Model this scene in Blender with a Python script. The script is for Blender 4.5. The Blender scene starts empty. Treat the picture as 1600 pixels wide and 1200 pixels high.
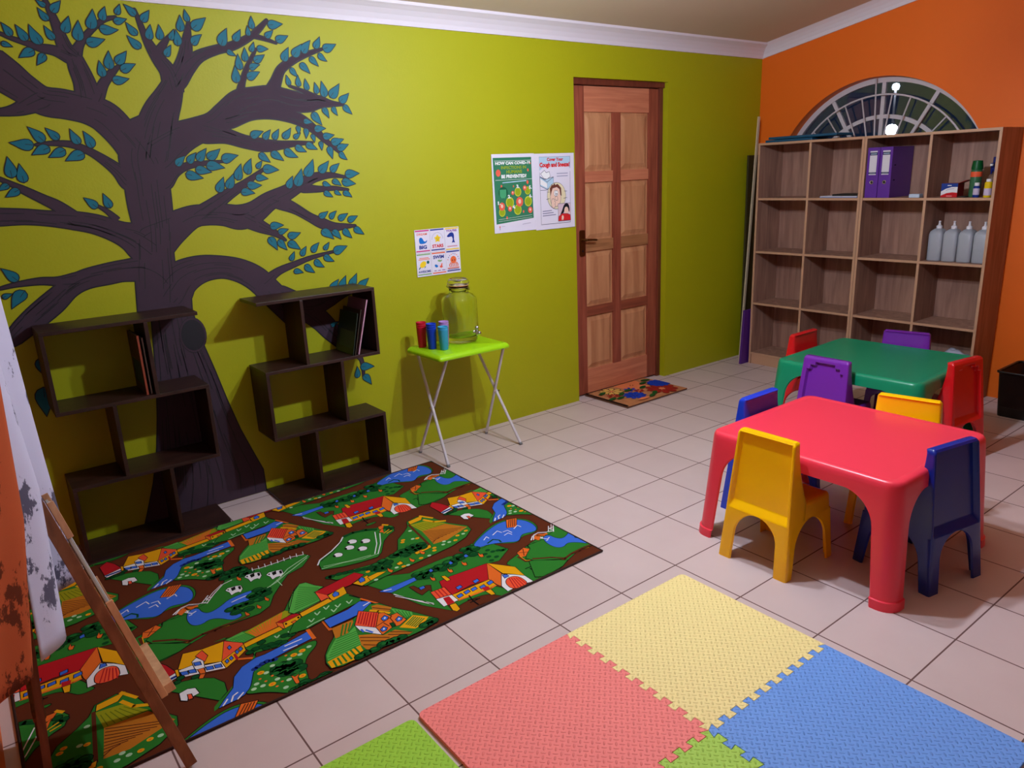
import bpy, bmesh, math, random
from mathutils import Vector, Matrix
from mathutils.geometry import tessellate_polygon
PI = math.pi
C = bpy.context.scene.collection
random.seed(7)

# ------------------------------------------------------------------ camera, world, lamps, exposure
cam_d = bpy.data.cameras.new('camera'); cam = bpy.data.objects.new('camera', cam_d); C.objects.link(cam)
yaw, pitch, roll, f = 0.92693, 0.27774, -0.044175, 1151.73
fw = Vector((math.cos(yaw)*math.cos(pitch), math.sin(yaw)*math.cos(pitch), -math.sin(pitch)))
rt = Vector((math.sin(yaw), -math.cos(yaw), 0)); up = rt.cross(fw)
r2 = math.cos(roll)*rt + math.sin(roll)*up; u2 = -math.sin(roll)*rt + math.cos(roll)*up
M = Matrix((r2, u2, -fw)).transposed().to_4x4(); M.translation = Vector((-5.2645, -3.6459, 1.5415))
cam.matrix_world = M
cam_d.sensor_width = 36; cam_d.lens = 36*f/1600; cam_d.clip_start = 0.02
bpy.context.scene.camera = cam
sc = bpy.context.scene
sc.view_settings.view_transform = 'Standard'; sc.view_settings.look = 'None'
sc.view_settings.exposure = 0.0; sc.view_settings.gamma = 1; sc.view_settings.use_curve_mapping = False
wd = bpy.data.worlds.new('night'); sc.world = wd; wd.use_nodes = True
wd.node_tree.nodes['Background'].inputs[0].default_value = (0.01, 0.02, 0.05, 1)
wd.node_tree.nodes['Background'].inputs[1].default_value = 0.5
BULBS = [(-3.235, -1.8, 2.185), (-2.91, -1.8, 2.185)]
BULB_POWER = 1650.0          # emission strength of each bulb globe

# ------------------------------------------------------------------ materials
def lin(c):
    return tuple(((v/255)/12.92 if v/255 <= .04045 else ((v/255+.055)/1.055)**2.4) for v in c)
def mat(name, rgb, rough=.6, spec=.5, metal=0, bump=0, bscale=60, var=0, vscale=3, stretch=None, trans=0, alpha=1, emit=None, es=1, coat=0):
    m = bpy.data.materials.new(name); m.use_nodes = True
    nt = m.node_tree; b = nt.nodes['Principled BSDF']
    col = lin(rgb) + (1,)
    b.inputs['Base Color'].default_value = col
    b.inputs['Roughness'].default_value = rough
    b.inputs['Specular IOR Level'].default_value = spec
    b.inputs['Metallic'].default_value = metal
    b.inputs['Transmission Weight'].default_value = trans
    b.inputs['Alpha'].default_value = alpha
    b.inputs['Coat Weight'].default_value = coat
    if emit:
        b.inputs['Emission Color'].default_value = lin(emit)+(1,); b.inputs['Emission Strength'].default_value = es
    if var or bump:
        tc = nt.nodes.new('ShaderNodeTexCoord'); mp = nt.nodes.new('ShaderNodeMapping')
        nt.links.new(tc.outputs['Object'], mp.inputs[0])
        if stretch: mp.inputs['Scale'].default_value = stretch
    if var:
        n = nt.nodes.new('ShaderNodeTexNoise'); n.inputs['Scale'].default_value = vscale; n.inputs['Detail'].default_value = 5
        nt.links.new(mp.outputs[0], n.inputs[0])
        mx = nt.nodes.new('ShaderNodeMix'); mx.data_type = 'RGBA'
        mx.inputs[6].default_value = tuple(max(0, v*(1-var)) for v in col[:3])+(1,)
        mx.inputs[7].default_value = tuple(min(1, v*(1+var)) for v in col[:3])+(1,)
        nt.links.new(n.outputs[0], mx.inputs[0]); nt.links.new(mx.outputs[2], b.inputs['Base Color'])
    if bump:
        n2 = nt.nodes.new('ShaderNodeTexNoise'); n2.inputs['Scale'].default_value = bscale; n2.inputs['Detail'].default_value = 3
        nt.links.new(tc.outputs['Object'], n2.inputs[0])
        bp = nt.nodes.new('ShaderNodeBump'); bp.inputs['Strength'].default_value = bump; bp.inputs['Distance'].default_value = .002
        nt.links.new(n2.outputs[0], bp.inputs['Height']); nt.links.new(bp.outputs[0], b.inputs['Normal'])
    return m
def math_node(nt, op, a, b=None, c=None):
    n = nt.nodes.new('ShaderNodeMath'); n.operation = op
    for i, v in enumerate((a, b, c)):
        if v is None: continue
        if isinstance(v, (int, float)): n.inputs[i].default_value = v
        else: nt.links.new(v, n.inputs[i])
    return n.outputs[0]
def wood(name, dark, light, rough=.5, stretch=(12, 12, 1), scale=3, spec=.4):
    m = bpy.data.materials.new(name); m.use_nodes = True; nt = m.node_tree; b = nt.nodes['Principled BSDF']
    tc = nt.nodes.new('ShaderNodeTexCoord'); mp = nt.nodes.new('ShaderNodeMapping'); mp.inputs['Scale'].default_value = stretch
    nt.links.new(tc.outputs['Object'], mp.inputs[0])
    n = nt.nodes.new('ShaderNodeTexNoise'); n.inputs['Scale'].default_value = scale; n.inputs['Detail'].default_value = 8; n.inputs['Distortion'].default_value = .6
    nt.links.new(mp.outputs[0], n.inputs[0])
    cr = nt.nodes.new('ShaderNodeValToRGB'); cr.color_ramp.elements[0].position = .3; cr.color_ramp.elements[1].position = .72
    cr.color_ramp.elements[0].color = lin(dark)+(1,); cr.color_ramp.elements[1].color = lin(light)+(1,)
    nt.links.new(n.outputs[0], cr.inputs[0]); nt.links.new(cr.outputs[0], b.inputs['Base Color'])
    b.inputs['Roughness'].default_value = rough; b.inputs['Specular IOR Level'].default_value = spec
    bp = nt.nodes.new('ShaderNodeBump'); bp.inputs['Strength'].default_value = .15; bp.inputs['Distance'].default_value = .001
    nt.links.new(n.outputs[0], bp.inputs['Height']); nt.links.new(bp.outputs[0], b.inputs['Normal'])
    return m

# ------------------------------------------------------------------ object helpers
class MB:
    """collects shapes and links them as ONE mesh object"""
    def __init__(s): s.v = []; s.f = []; s.m = []; s.mats = []; s.sm = []
    def mi(s, m):
        if m not in s.mats: s.mats.append(m)
        return s.mats.index(m)
    def face(s, pts, m, smooth=False):
        o = len(s.v); s.v += [tuple(p) for p in pts]; s.f.append(tuple(range(o, o+len(pts)))); s.m.append(s.mi(m)); s.sm.append(smooth)
    def mesh(s, verts, faces, m, smooth=False):
        o = len(s.v); s.v += [tuple(p) for p in verts]; k = s.mi(m)
        for q in faces: s.f.append(tuple(i+o for i in q)); s.m.append(k); s.sm.append(smooth)
    def box(s, x0, x1, y0, y1, z0, z1, m, T=None):
        v = [(x, y, z) for x in (x0, x1) for y in (y0, y1) for z in (z0, z1)]
        if T: v = [tuple(T @ Vector(p)) for p in v]
        s.mesh(v, [(0,1,3,2),(4,6,7,5),(0,4,5,1),(2,3,7,6),(0,2,6,4),(1,5,7,3)], m)
    def bar(s, a, b, w, h, m, upv=(0, 0, 1)):
        a, b = Vector(a), Vector(b); d = (b-a).normalized(); u = Vector(upv); sx = d.cross(u)
        if sx.length < 1e-4: sx = d.cross(Vector((0, 1, 0)))
        sx.normalize(); u = sx.cross(d)
        v = [p + sx*i*w/2 + u*j*h/2 for p in (a, b) for i, j in ((-1,-1),(1,-1),(1,1),(-1,1))]
        s.mesh(v, [(0,3,2,1),(4,5,6,7),(0,1,5,4),(1,2,6,5),(2,3,7,6),(3,0,4,7)], m)
    def tube(s, pts, r, m, n=12, cap=True):
        pts = [Vector(p) for p in pts]; rs = r if isinstance(r, (list, tuple)) else [r]*len(pts)
        vs = []; fs = []
        for i, p in enumerate(pts):
            d = (pts[min(i+1, len(pts)-1)] - pts[max(i-1, 0)]).normalized()
            a = d.cross(Vector((0, 0, 1)));
            if a.length < .05: a = d.cross(Vector((0, 1, 0)))
            a.normalize(); b = d.cross(a)
            vs += [p + (a*math.cos(t)+b*math.sin(t))*rs[i] for t in [2*PI*k/n for k in range(n)]]
        for i in range(len(pts)-1):
            for k in range(n): fs.append((i*n+k, i*n+(k+1) % n, (i+1)*n+(k+1) % n, (i+1)*n+k))
        if cap: fs.append(tuple(range(n-1, -1, -1))); fs.append(tuple((len(pts)-1)*n+k for k in range(n)))
        s.mesh(vs, fs, m, True)
    def lathe(s, prof, cx, cy, m, n=32, T=None):
        vs = []; fs = []
        for r, z in prof: vs += [Vector((cx+r*math.cos(2*PI*k/n), cy+r*math.sin(2*PI*k/n), z)) for k in range(n)]
        for i in range(len(prof)-1):
            for k in range(n): fs.append((i*n+k, i*n+(k+1) % n, (i+1)*n+(k+1) % n, (i+1)*n+k))
        if T: vs = [T @ v for v in vs]
        s.mesh(vs, fs, m, True)
    def prism(s, pts2, d0, d1, m, axis='y'):
        """extrude a 2D outline along an axis"""
        def P(p, d): return {'y': (p[0], d, p[1]), 'x': (d, p[0], p[1]), 'z': (p[0], p[1], d)}[axis]
        n = len(pts2); v = [P(p, d0) for p in pts2]+[P(p, d1) for p in pts2]
        fs = [(i, (i+1) % n, n+(i+1) % n, n+i) for i in range(n)]
        tri = tessellate_polygon([[Vector((p[0], p[1], 0)) for p in pts2]])
        fs += [tuple(t) for t in tri] + [tuple(n+i for i in reversed(t)) for t in tri]
        s.mesh(v, fs, m)
    def build(s, name, parent=None, bevel=0, seg=2, fix=True, T=None):
        me = bpy.data.meshes.new(name); v = s.v
        if T: v = [tuple(T @ Vector(p)) for p in v]
        me.from_pydata(v, [], s.f)
        for m in s.mats: me.materials.append(m)
        for p, k, sm in zip(me.polygons, s.m, s.sm): p.material_index = k; p.use_smooth = sm
        if fix:
            bm = bmesh.new(); bm.from_mesh(me); bmesh.ops.remove_doubles(bm, verts=bm.verts, dist=1e-5)
            bmesh.ops.recalc_face_normals(bm, faces=bm.faces); bm.to_mesh(me); bm.free()
        me.update()
        o = bpy.data.objects.new(name, me); C.objects.link(o)
        if parent: o.parent = parent
        if bevel:
            md = o.modifiers.new('bevel', 'BEVEL'); md.width = bevel; md.segments = seg; md.limit_method = 'ANGLE'; md.angle_limit = .6
            md.harden_normals = False
            for p in me.polygons: p.use_smooth = False
        return o
def tag(o, label=None, cat=None, group=None, kind=None):
    if label: o['label'] = label
    if cat: o['category'] = cat
    if group: o['group'] = group
    if kind: o['kind'] = kind
    return o
def thing(name, label, cat, loc=(0, 0, 0), rz=0, group=None):
    o = bpy.data.objects.new(name, None); C.objects.link(o); o.empty_display_size = .1
    o.location = loc; o.rotation_euler = (0, 0, rz)
    return tag(o, label, cat, group)
def local(root):
    return (Matrix.Translation(root.location) @ root.rotation_euler.to_matrix().to_4x4()).inverted()
def dup(root, loc, rz, label, group=None, name=None):
    r = root.copy(); C.objects.link(r); r.location = loc; r.rotation_euler = (0, 0, rz); r['label'] = label
    if group: r['group'] = group
    for ch in list(root.children):
        c = ch.copy(); C.objects.link(c); c.parent = r
        for g in list(ch.children):
            d = g.copy(); C.objects.link(d); d.parent = c
    return r
def struct(name, mb, bevel=0, **k):
    o = mb.build(name, None, bevel, **k); o['kind'] = 'structure'; return o

_fc = {}
def text_mesh(t, bold=.0):
    if (t, bold) in _fc: return _fc[(t, bold)]
    cu = bpy.data.curves.new('t', 'FONT'); cu.body = t; cu.offset = bold; cu.resolution_u = 3
    ob = bpy.data.objects.new('t', cu); C.objects.link(ob)
    dg = bpy.context.evaluated_depsgraph_get(); me = bpy.data.meshes.new_from_object(ob.evaluated_get(dg))
    v = [(p.co.x, p.co.y) for p in me.vertices]; fs = [tuple(p.vertices) for p in me.polygons]
    bpy.data.objects.remove(ob); bpy.data.curves.remove(cu); bpy.data.meshes.remove(me)
    xs = [p[0] for p in v]; ys = [p[1] for p in v]; x0, x1, y0, y1 = min(xs), max(xs), min(ys), max(ys)
    _fc[(t, bold)] = ([((p[0]-x0)/(x1-x0), (p[1]-y0)/(y1-y0)) for p in v], fs)
    return _fc[(t, bold)]

def chaikin(p, n=2):
    for _ in range(n):
        q = []
        for i in range(len(p)):
            a, b = p[i], p[(i+1) % len(p)]
            q += [(a[0]*.75+b[0]*.25, a[1]*.75+b[1]*.25), (a[0]*.25+b[0]*.75, a[1]*.25+b[1]*.75)]
        p = q
    return p
def area(p): return sum(p[i][0]*p[(i+1) % len(p)][1]-p[(i+1) % len(p)][0]*p[i][1] for i in range(len(p)))/2
def grow(p, d):
    if area(p) < 0: p = p[::-1]
    out = []; n = len(p)
    for i in range(n):
        a, b, c = Vector(p[i-1]), Vector(p[i]), Vector(p[(i+1) % n])
        e1 = (b-a); e2 = (c-b)
        if e1.length < 1e-7 or e2.length < 1e-7: out.append(tuple(b)); continue
        e1.normalize(); e2.normalize()
        n1 = Vector((e1.y, -e1.x)); n2 = Vector((e2.y, -e2.x)); m = n1+n2
        if m.length < .3: m = n1
        m.normalize(); k = min(1.6, 1/max(.3, m.dot(n1)))
        out.append(tuple(b+m*d*k))
    return out
class Pat:
    """flat print / paint: layered 2D shapes that become faces of one mesh"""
    def __init__(s, fn, step=2e-5, clip=None, base=0): s.fn = fn; s.step = step; s.lv = base; s.mb = MB(); s.clip = clip
    def tri(s, pts, m, lv):
        if s.clip:
            x0, x1, y0, y1 = s.clip
            for ax, lim, sg in ((0, x0, 1), (0, x1, -1), (1, y0, 1), (1, y1, -1)):
                out = []
                for i in range(len(pts)):
                    a, b = pts[i-1], pts[i]; da = (a[ax]-lim)*sg; db = (b[ax]-lim)*sg
                    if (da < 0) != (db < 0):
                        t = da/(da-db); out.append((a[0]+(b[0]-a[0])*t, a[1]+(b[1]-a[1])*t))
                    if db >= 0: out.append(b)
                pts = out
                if len(pts) < 3: return
        s.mb.face([s.fn(p[0], p[1], lv*s.step) for p in pts], m)
    def raw(s, pts, m, lv=None):
        if lv is None: s.lv += 1; lv = s.lv
        if len(pts) == 3 or len(pts) == 4 and False: s.tri(pts, m, lv); return
        for t in tessellate_polygon([[Vector((p[0], p[1], 0)) for p in pts]]):
            a = [pts[i] for i in t]
            if abs(area(a)) < 1e-10: continue
            if area(a) < 0: a = a[::-1]
            s.tri(a, m, lv)
    def poly(s, pts, m, out=None, ow=.003, smooth=0):
        if smooth: pts = chaikin(pts, smooth)
        if out: s.raw(grow(pts, ow), out)
        s.raw(pts, m)
    def rect(s, x0, x1, y0, y1, m, out=None, ow=.003): s.poly([(x0, y0), (x1, y0), (x1, y1), (x0, y1)], m, out, ow)
    def disc(s, x, y, r, m, out=None, ow=.002, n=16, ry=None, a0=0):
        ry = ry or r; ca, sa = math.cos(a0), math.sin(a0)
        P = [(x+r*math.cos(2*PI*k/n)*ca-ry*math.sin(2*PI*k/n)*sa, y+r*math.cos(2*PI*k/n)*sa+ry*math.sin(2*PI*k/n)*ca) for k in range(n)]
        s.poly(P, m, out, ow)
    def line(s, pts, w, m, lv=None):
        if lv is None: s.lv += 1; lv = s.lv
        for i in range(len(pts)-1):
            a, b = Vector(pts[i]), Vector(pts[i+1]); d = b-a
            if d.length < 1e-6: continue
            d.normalize(); nn = Vector((-d.y, d.x))*w/2; e = d*w*.25
            q = [tuple(a-nn-e), tuple(b-nn+e), tuple(b+nn+e), tuple(a+nn-e)]
            s.tri(q[:], m, lv)
    def text(s, t, x0, x1, y0, y1, m, bold=.02):
        v, fs = text_mesh(t, bold); s.lv += 1
        for q in fs:
            s.tri([(x0+(x1-x0)*v[i][0], y0+(y1-y0)*v[i][1]) for i in q], m, s.lv)
    def build(s, name, parent=None, T=None): return s.mb.build(name, parent, fix=False, T=T)

WHITE = mat('white_paint', (232, 228, 232), .5); BLACK = mat('black', (14, 12, 14), .5); STEEL = mat('chrome', (200, 200, 205), .15, metal=1)
FLAT = {}
def flat(rgb, rough=.75):
    k = (rgb, rough)
    if k not in FLAT: FLAT[k] = mat('print_%d_%d_%d' % rgb, rgb, rough, spec=.25)
    return FLAT[k]
LIME = mat('lime_wall_paint', (166, 166, 8), .55, spec=.35, bump=.25, bscale=90, var=.04, vscale=2)
ORANGE = mat('orange_wall_paint', (236, 108, 18), .55, spec=.35, bump=.25, bscale=90, var=.04, vscale=2)

# ------------------------------------------------------------------ the room
X0, Y0 = -5.41, -4.9; SL = .174
def ceil_z(y): return 2.385 - SL*y
S = .308; TX, TY = -3.1855, -.3531
tile = bpy.data.materials.new('floor_tiles'); tile.use_nodes = True; nt = tile.node_tree; b = nt.nodes['Principled BSDF']
tc = nt.nodes.new('ShaderNodeTexCoord'); mp = nt.nodes.new('ShaderNodeMapping')
mp.inputs['Location'].default_value = (-TX/S+40, -TY/S+40, 0); mp.inputs['Scale'].default_value = (1/S, 1/S, 1); mp.inputs['Rotation'].default_value = (0, 0, -.004)
nt.links.new(tc.outputs['Object'], mp.inputs[0]); sx = nt.nodes.new('ShaderNodeSeparateXYZ'); nt.links.new(mp.outputs[0], sx.inputs[0])
def edge(o):
    fr = math_node(nt, 'FRACT', o); return math_node(nt, 'MINIMUM', fr, math_node(nt, 'SUBTRACT', 1, fr))
mn = math_node(nt, 'MINIMUM', edge(sx.outputs[0]), edge(sx.outputs[1]))
grout = math_node(nt, 'LESS_THAN', mn, .0085)
cmb = nt.nodes.new('ShaderNodeCombineXYZ'); nt.links.new(math_node(nt, 'FLOOR', sx.outputs[0]), cmb.inputs[0]); nt.links.new(math_node(nt, 'FLOOR', sx.outputs[1]), cmb.inputs[1])
wn = nt.nodes.new('ShaderNodeTexWhiteNoise'); nt.links.new(cmb.outputs[0], wn.inputs[0])
ns = nt.nodes.new('ShaderNodeTexNoise'); ns.inputs['Scale'].default_value = 5; ns.inputs['Detail'].default_value = 6; nt.links.new(tc.outputs['Object'], ns.inputs[0])
fac = math_node(nt, 'ADD', math_node(nt, 'MULTIPLY', wn.outputs[0], .35), math_node(nt, 'MULTIPLY', ns.outputs[0], .65))
m1 = nt.nodes.new('ShaderNodeMix'); m1.data_type = 'RGBA'; nt.links.new(fac, m1.inputs[0])
m1.inputs[6].default_value = lin((196, 174, 172))+(1,); m1.inputs[7].default_value = lin((214, 194, 192))+(1,)
m2 = nt.nodes.new('ShaderNodeMix'); m2.data_type = 'RGBA'; nt.links.new(grout, m2.inputs[0]); nt.links.new(m1.outputs[2], m2.inputs[6]); m2.inputs[7].default_value = lin((104, 74, 70))+(1,)
nt.links.new(m2.outputs[2], b.inputs['Base Color'])
nt.links.new(math_node(nt, 'ADD', .42, math_node(nt, 'MULTIPLY', grout, .4)), b.inputs['Roughness']); b.inputs['Specular IOR Level'].default_value = .4
bpn = nt.nodes.new('ShaderNodeBump'); bpn.inputs['Strength'].default_value = .6; bpn.inputs['Distance'].default_value = .002
nt.links.new(math_node(nt, 'SMOOTH_MIN', mn, .02, .01), bpn.inputs['Height']); nt.links.new(bpn.outputs[0], b.inputs['Normal'])
mb = MB(); mb.box(X0-.15, .15, Y0-.15, .25, -.1, 0, tile); struct('floor', mb)

DX0, DX1, DH = -1.9484, -1.068, 2.1015
mb = MB()
H = 2.42
mb.box(X0-.15, DX0, 0, .15, 0, H, LIME); mb.box(DX1, .15, 0, .15, 0, H, LIME); mb.box(DX0, DX1, 0, .15, DH, H, LIME)
struct('wall_back', mb, fix=False)
mb = MB(); CY, CZ, RO = -.915, 1.3, .77
N = 48
arc = [(CY+RO*math.cos(PI*k/N), CZ+RO*math.sin(PI*k/N)) for k in range(N+1)]
def rq(y0, y1, z0, z1): mb.face([(0, y0, z0), (0, y1, z0), (0, y1, z1[1] if isinstance(z1, tuple) else z1), (0, y0, z1[0] if isinstance(z1, tuple) else z1)], ORANGE)
mb.face([(0, 0, 0), (0, CY+RO, 0), (0, CY+RO, ceil_z(CY+RO)+.05), (0, 0, ceil_z(0)+.05)], ORANGE)
mb.face([(0, CY-RO, 0), (0, Y0, 0), (0, Y0, ceil_z(Y0)+.05), (0, CY-RO, ceil_z(CY-RO)+.05)], ORANGE)
mb.face([(0, CY+RO, 0), (0, CY-RO, 0), (0, CY-RO, CZ), (0, CY+RO, CZ)], ORANGE)
for k in range(N):
    (a, az), (c, cz) = arc[k], arc[k+1]
    mb.face([(0, a, az), (0, c, cz), (0, c, ceil_z(c)+.05), (0, a, ceil_z(a)+.05)], ORANGE)
    mb.face([(0, a, az), (.15, a, az), (.15, c, cz), (0, c, cz)], ORANGE)
mb.face([(0, CY+RO, CZ), (.15, CY+RO, CZ), (.15, CY-RO, CZ), (0, CY-RO, CZ)], ORANGE)
struct('wall_right', mb)
WY0, WY1, WZ0, WZ1 = -2.1, -.18, .5, 2.12      # unseen window added behind the curtains to cut orange bounce off the wall
mb = MB()
def lw(ya, yb, za, zb): mb.face([(X0, ya, za), (X0, yb, za), (X0, yb, zb if zb else ceil_z(yb)+.05), (X0, ya, zb if zb else ceil_z(ya)+.05)], ORANGE)
lw(Y0, WY0, 0, None); lw(WY1, 0, 0, None); lw(WY0, WY1, 0, WZ0); lw(WY0, WY1, WZ1, None)
for a_, b2_ in (((WY0, WZ0), (WY1, WZ0)), ((WY1, WZ0), (WY1, WZ1)), ((WY1, WZ1), (WY0, WZ1)), ((WY0, WZ1), (WY0, WZ0))):
    mb.face([(X0, a_[0], a_[1]), (X0, b2_[0], b2_[1]), (X0-.14, b2_[0], b2_[1]), (X0-.14, a_[0], a_[1])], ORANGE)
struct('wall_left', mb)
added_win = bpy.data.objects.new('added_window', None); C.objects.link(added_win); added_win['kind'] = 'structure'
W2 = mat('added_window_brown', (70, 40, 28), .5)
mb = MB()
for y_ in (WY0+.025, (WY0+WY1)/2, WY1-.025): mb.box(X0-.12, X0-.08, y_-.025, y_+.025, WZ0, WZ1, W2)
for z_ in (WZ0+.025, WZ1-.025): mb.box(X0-.119, X0-.081, WY0, WY1, z_-.025, z_+.025, W2)
mb.build('window_frame', added_win, .002)
mb = MB(); mb.box(X0-.102, X0-.098, WY0+.02, WY1-.02, WZ0+.02, WZ1-.02, mat('added_window_glass', (235, 240, 245), .02, trans=1)); mb.build('pane', added_win)
mb = MB(); mb.face([(X0, Y0, 0), (0, Y0, 0), (0, Y0, ceil_z(Y0)+.05), (X0, Y0, ceil_z(Y0)+.05)], mat('dim_wall_paint', (120, 96, 74), .7)); struct('wall_front', mb)
CEIL = mat('ceiling_board', (205, 186, 160), .8, var=.03)
mb = MB(); mb.mesh([(X0-.1, .1, ceil_z(.1)), (.1, .1, ceil_z(.1)), (.1, Y0-.1, ceil_z(Y0-.1)), (X0-.1, Y0-.1, ceil_z(Y0-.1)), (X0-.1, .1, ceil_z(.1)+.08), (.1, .1, ceil_z(.1)+.08), (.1, Y0-.1, ceil_z(Y0-.1)+.08), (X0-.1, Y0-.1, ceil_z(Y0-.1)+.08)],
    [(0,1,2,3),(7,6,5,4),(0,4,5,1),(1,5,6,2),(2,6,7,3),(3,7,4,0)], CEIL); struct('ceiling', mb)
CORN = mat('cornice_white', (225, 216, 222), .6)
prof = [(0, 2.30), (-.012, 2.30), (-.02, 2.322), (-.035, 2.345), (-.055, 2.366), (-.075, 2.38), (-.085, 2.386), (-.088, 2.4005), (0, 2.386)]
mb = MB(); mb.prism(prof, X0, 0, CORN, 'x'); struct('trim_1', mb)
mb = MB(); n = len(prof); ys = (0, Y0)
vs = [(p[0], y, p[1]-SL*y) for y in ys for p in prof]
mb.mesh(vs, [(i, (i+1) % n, n+(i+1) % n, n+i) for i in range(n)], CORN); struct('trim_2', mb)

# door: frame, leaf with eight raised panels, lever handle on a long plate
D_STILE = wood('door_stile', (126, 58, 40), (164, 86, 62), stretch=(14, 14, 1)); D_RAIL = wood('door_rail', (186, 108, 78), (210, 134, 98), stretch=(1, 14, 14))
D_PAN = wood('door_panel', (176, 116, 78), (206, 148, 104), stretch=(9, 9, 1.2), scale=2); D_FR = wood('door_frame_wood', (92, 40, 26), (120, 58, 38))
D_MID = wood('door_middle_rail', (140, 92, 56), (176, 120, 78), stretch=(1, 14, 14)); D_BOT = wood('door_lower_rail', (120, 58, 40), (158, 84, 56), stretch=(1, 14, 14))
door = bpy.data.objects.new('door_1', None); C.objects.link(door); door['kind'] = 'structure'
mb = MB()
mb.box(DX0, DX0+.014, .03, .13, 0, DH, D_FR); mb.box(DX1-.035, DX1, .045, .14, 0, DH, D_FR); mb.box(DX0, DX1, .03, .14, DH-.035, DH, D_FR)
mb.box(DX0+.03, DX1-.03, .1, .14, 0, .012, D_FR)
mb.build('door_frame', door, .003)
LX0, LX1, LZ0, LZ1 = -1.932, -1.094, .012, 2.062
leaf = MB()
leaf.box(LX0, -1.806, .06, .1, LZ0, LZ1, D_STILE); leaf.box(-1.196, LX1, .06, .1, LZ0, LZ1, D_STILE); leaf.box(-1.549, -1.472, .0603, .0997, .185, 1.905, D_STILE)
lf = leaf.build('door_leaf', door, .002)
for i, (z0, z1, m) in enumerate([(1.905, LZ1, D_RAIL), (1.463, 1.534, D_RAIL), (1.01, 1.085, D_MID), (.568, .632, D_BOT), (LZ0, .185, D_RAIL)]):
    mb = MB(); mb.box(-1.806, -1.196, .0606, .0994, z0, z1, m); mb.build('rail', door, .002)
for (x0, x1) in ((-1.806, -1.549), (-1.472, -1.196)):
    for (z0, z1) in ((1.534, 1.905), (1.085, 1.463), (.632, 1.01), (.185, .568)):
        mb = MB(); mb.box(x0, x1, .074, .086, z0, z1, D_PAN)
        a, b_ = (x0+.012, z0+.012, x1-.012, z1-.012), (x0+.04, z0+.04, x1-.04, z1-.04)
        o_ = [(a[0], .074, a[1]), (a[2], .074, a[1]), (a[2], .074, a[3]), (a[0], .074, a[3])]; q = [(b_[0], .064, b_[1]), (b_[2], .064, b_[1]), (b_[2], .064, b_[3]), (b_[0], .064, b_[3])]
        mb.mesh(o_+q, [(0,1,5,4),(1,2,6,5),(2,3,7,6),(3,0,4,7),(4,5,6,7)], D_PAN)
        mb.build('door_panel', door)
BRASS = mat('aged_brass', (120, 84, 48), .35, metal=1)
mb = MB(); mb.prism([(-1.862, .985), (-1.826, .985), (-1.82, .995), (-1.82, 1.148), (-1.826, 1.158), (-1.862, 1.158), (-1.868, 1.148), (-1.868, .995)], .052, .06, BRASS)
mb.tube([(-1.844, .055, 1.095), (-1.844, .03, 1.095), (-1.84, .018, 1.095), (-1.8, .016, 1.093), (-1.745, .018, 1.088)], [.011, .01, .009, .008, .007], BRASS)
mb.tube([(-1.844, .05, 1.02), (-1.844, .0525, 1.02)], .008, BLACK)
mb.build('door_handle', door, .0015)

# arched window: frame ring, mullions, inner ring, burglar grille, glass
WFR = mat('window_white', (205, 196, 200), .45); GLASS = mat('window_glass', (235, 240, 245), .02, trans=1)
win = bpy.data.objects.new('window_1', None); C.objects.link(win); win['kind'] = 'structure'
def ring(mb, r0, r1, x0, x1, m, a0=0, a1=PI, n=48):
    P = []
    for k in range(n+1):
        t = a0+(a1-a0)*k/n
        for r, x in ((r0, x0), (r1, x0), (r1, x1), (r0, x1)): P.append((x, CY+r*math.cos(t), CZ+r*math.sin(t)))
    fs = [(4*k+i, 4*k+(i+1) % 4, 4*k+4+(i+1) % 4, 4*k+4+i) for k in range(n) for i in range(4)] + [(0,1,2,3), (4*n+3, 4*n+2, 4*n+1, 4*n)]
    mb.mesh(P, fs, m)
mb = MB(); ring(mb, .735, .77, .085, .12, WFR); mb.box(.085, .12, CY-.77, CY+.77, CZ, CZ+.035, WFR); ring(mb, .5, .527, .09, .115, WFR)
for t in (0, 29.5, -29.5, 60, -60):
    t = math.radians(t); mb.bar((.102, CY+.1*math.sin(t), CZ+.1*math.cos(t)), (.102, CY+.745*math.sin(t), CZ+.745*math.cos(t)), .026, .025, WFR, upv=(1, 0, 0))
mb.build('window_frame', win, .002)
mb = MB(); mb.tube([(.055, CY+.655*math.cos(PI*k/40), CZ+.655*math.sin(PI*k/40)) for k in range(41)], .0065, WFR, 8)
for t, L_ in ((35.4, .655), (22.5, .655), (11.5, .655), (3, .765), (-7, .655), (-18.4, .655), (-31.5, .655), (-43, .655), (47.5, .655), (58, .655), (-55, .655)):
    t = math.radians(t); mb.tube([(.055, CY+.08*math.sin(t), CZ+.08*math.cos(t)), (.055, CY+L_*math.sin(t), CZ+L_*math.cos(t))], .0055, WFR, 6)
mb.build('burglar_grille', win)
mb = MB(); P = [(CY+.74*math.cos(PI*k/40), CZ+.74*math.sin(PI*k/40)) for k in range(41)]
mb.prism(P, .1, .104, GLASS, 'x'); mb.build('pane', win)

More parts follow.
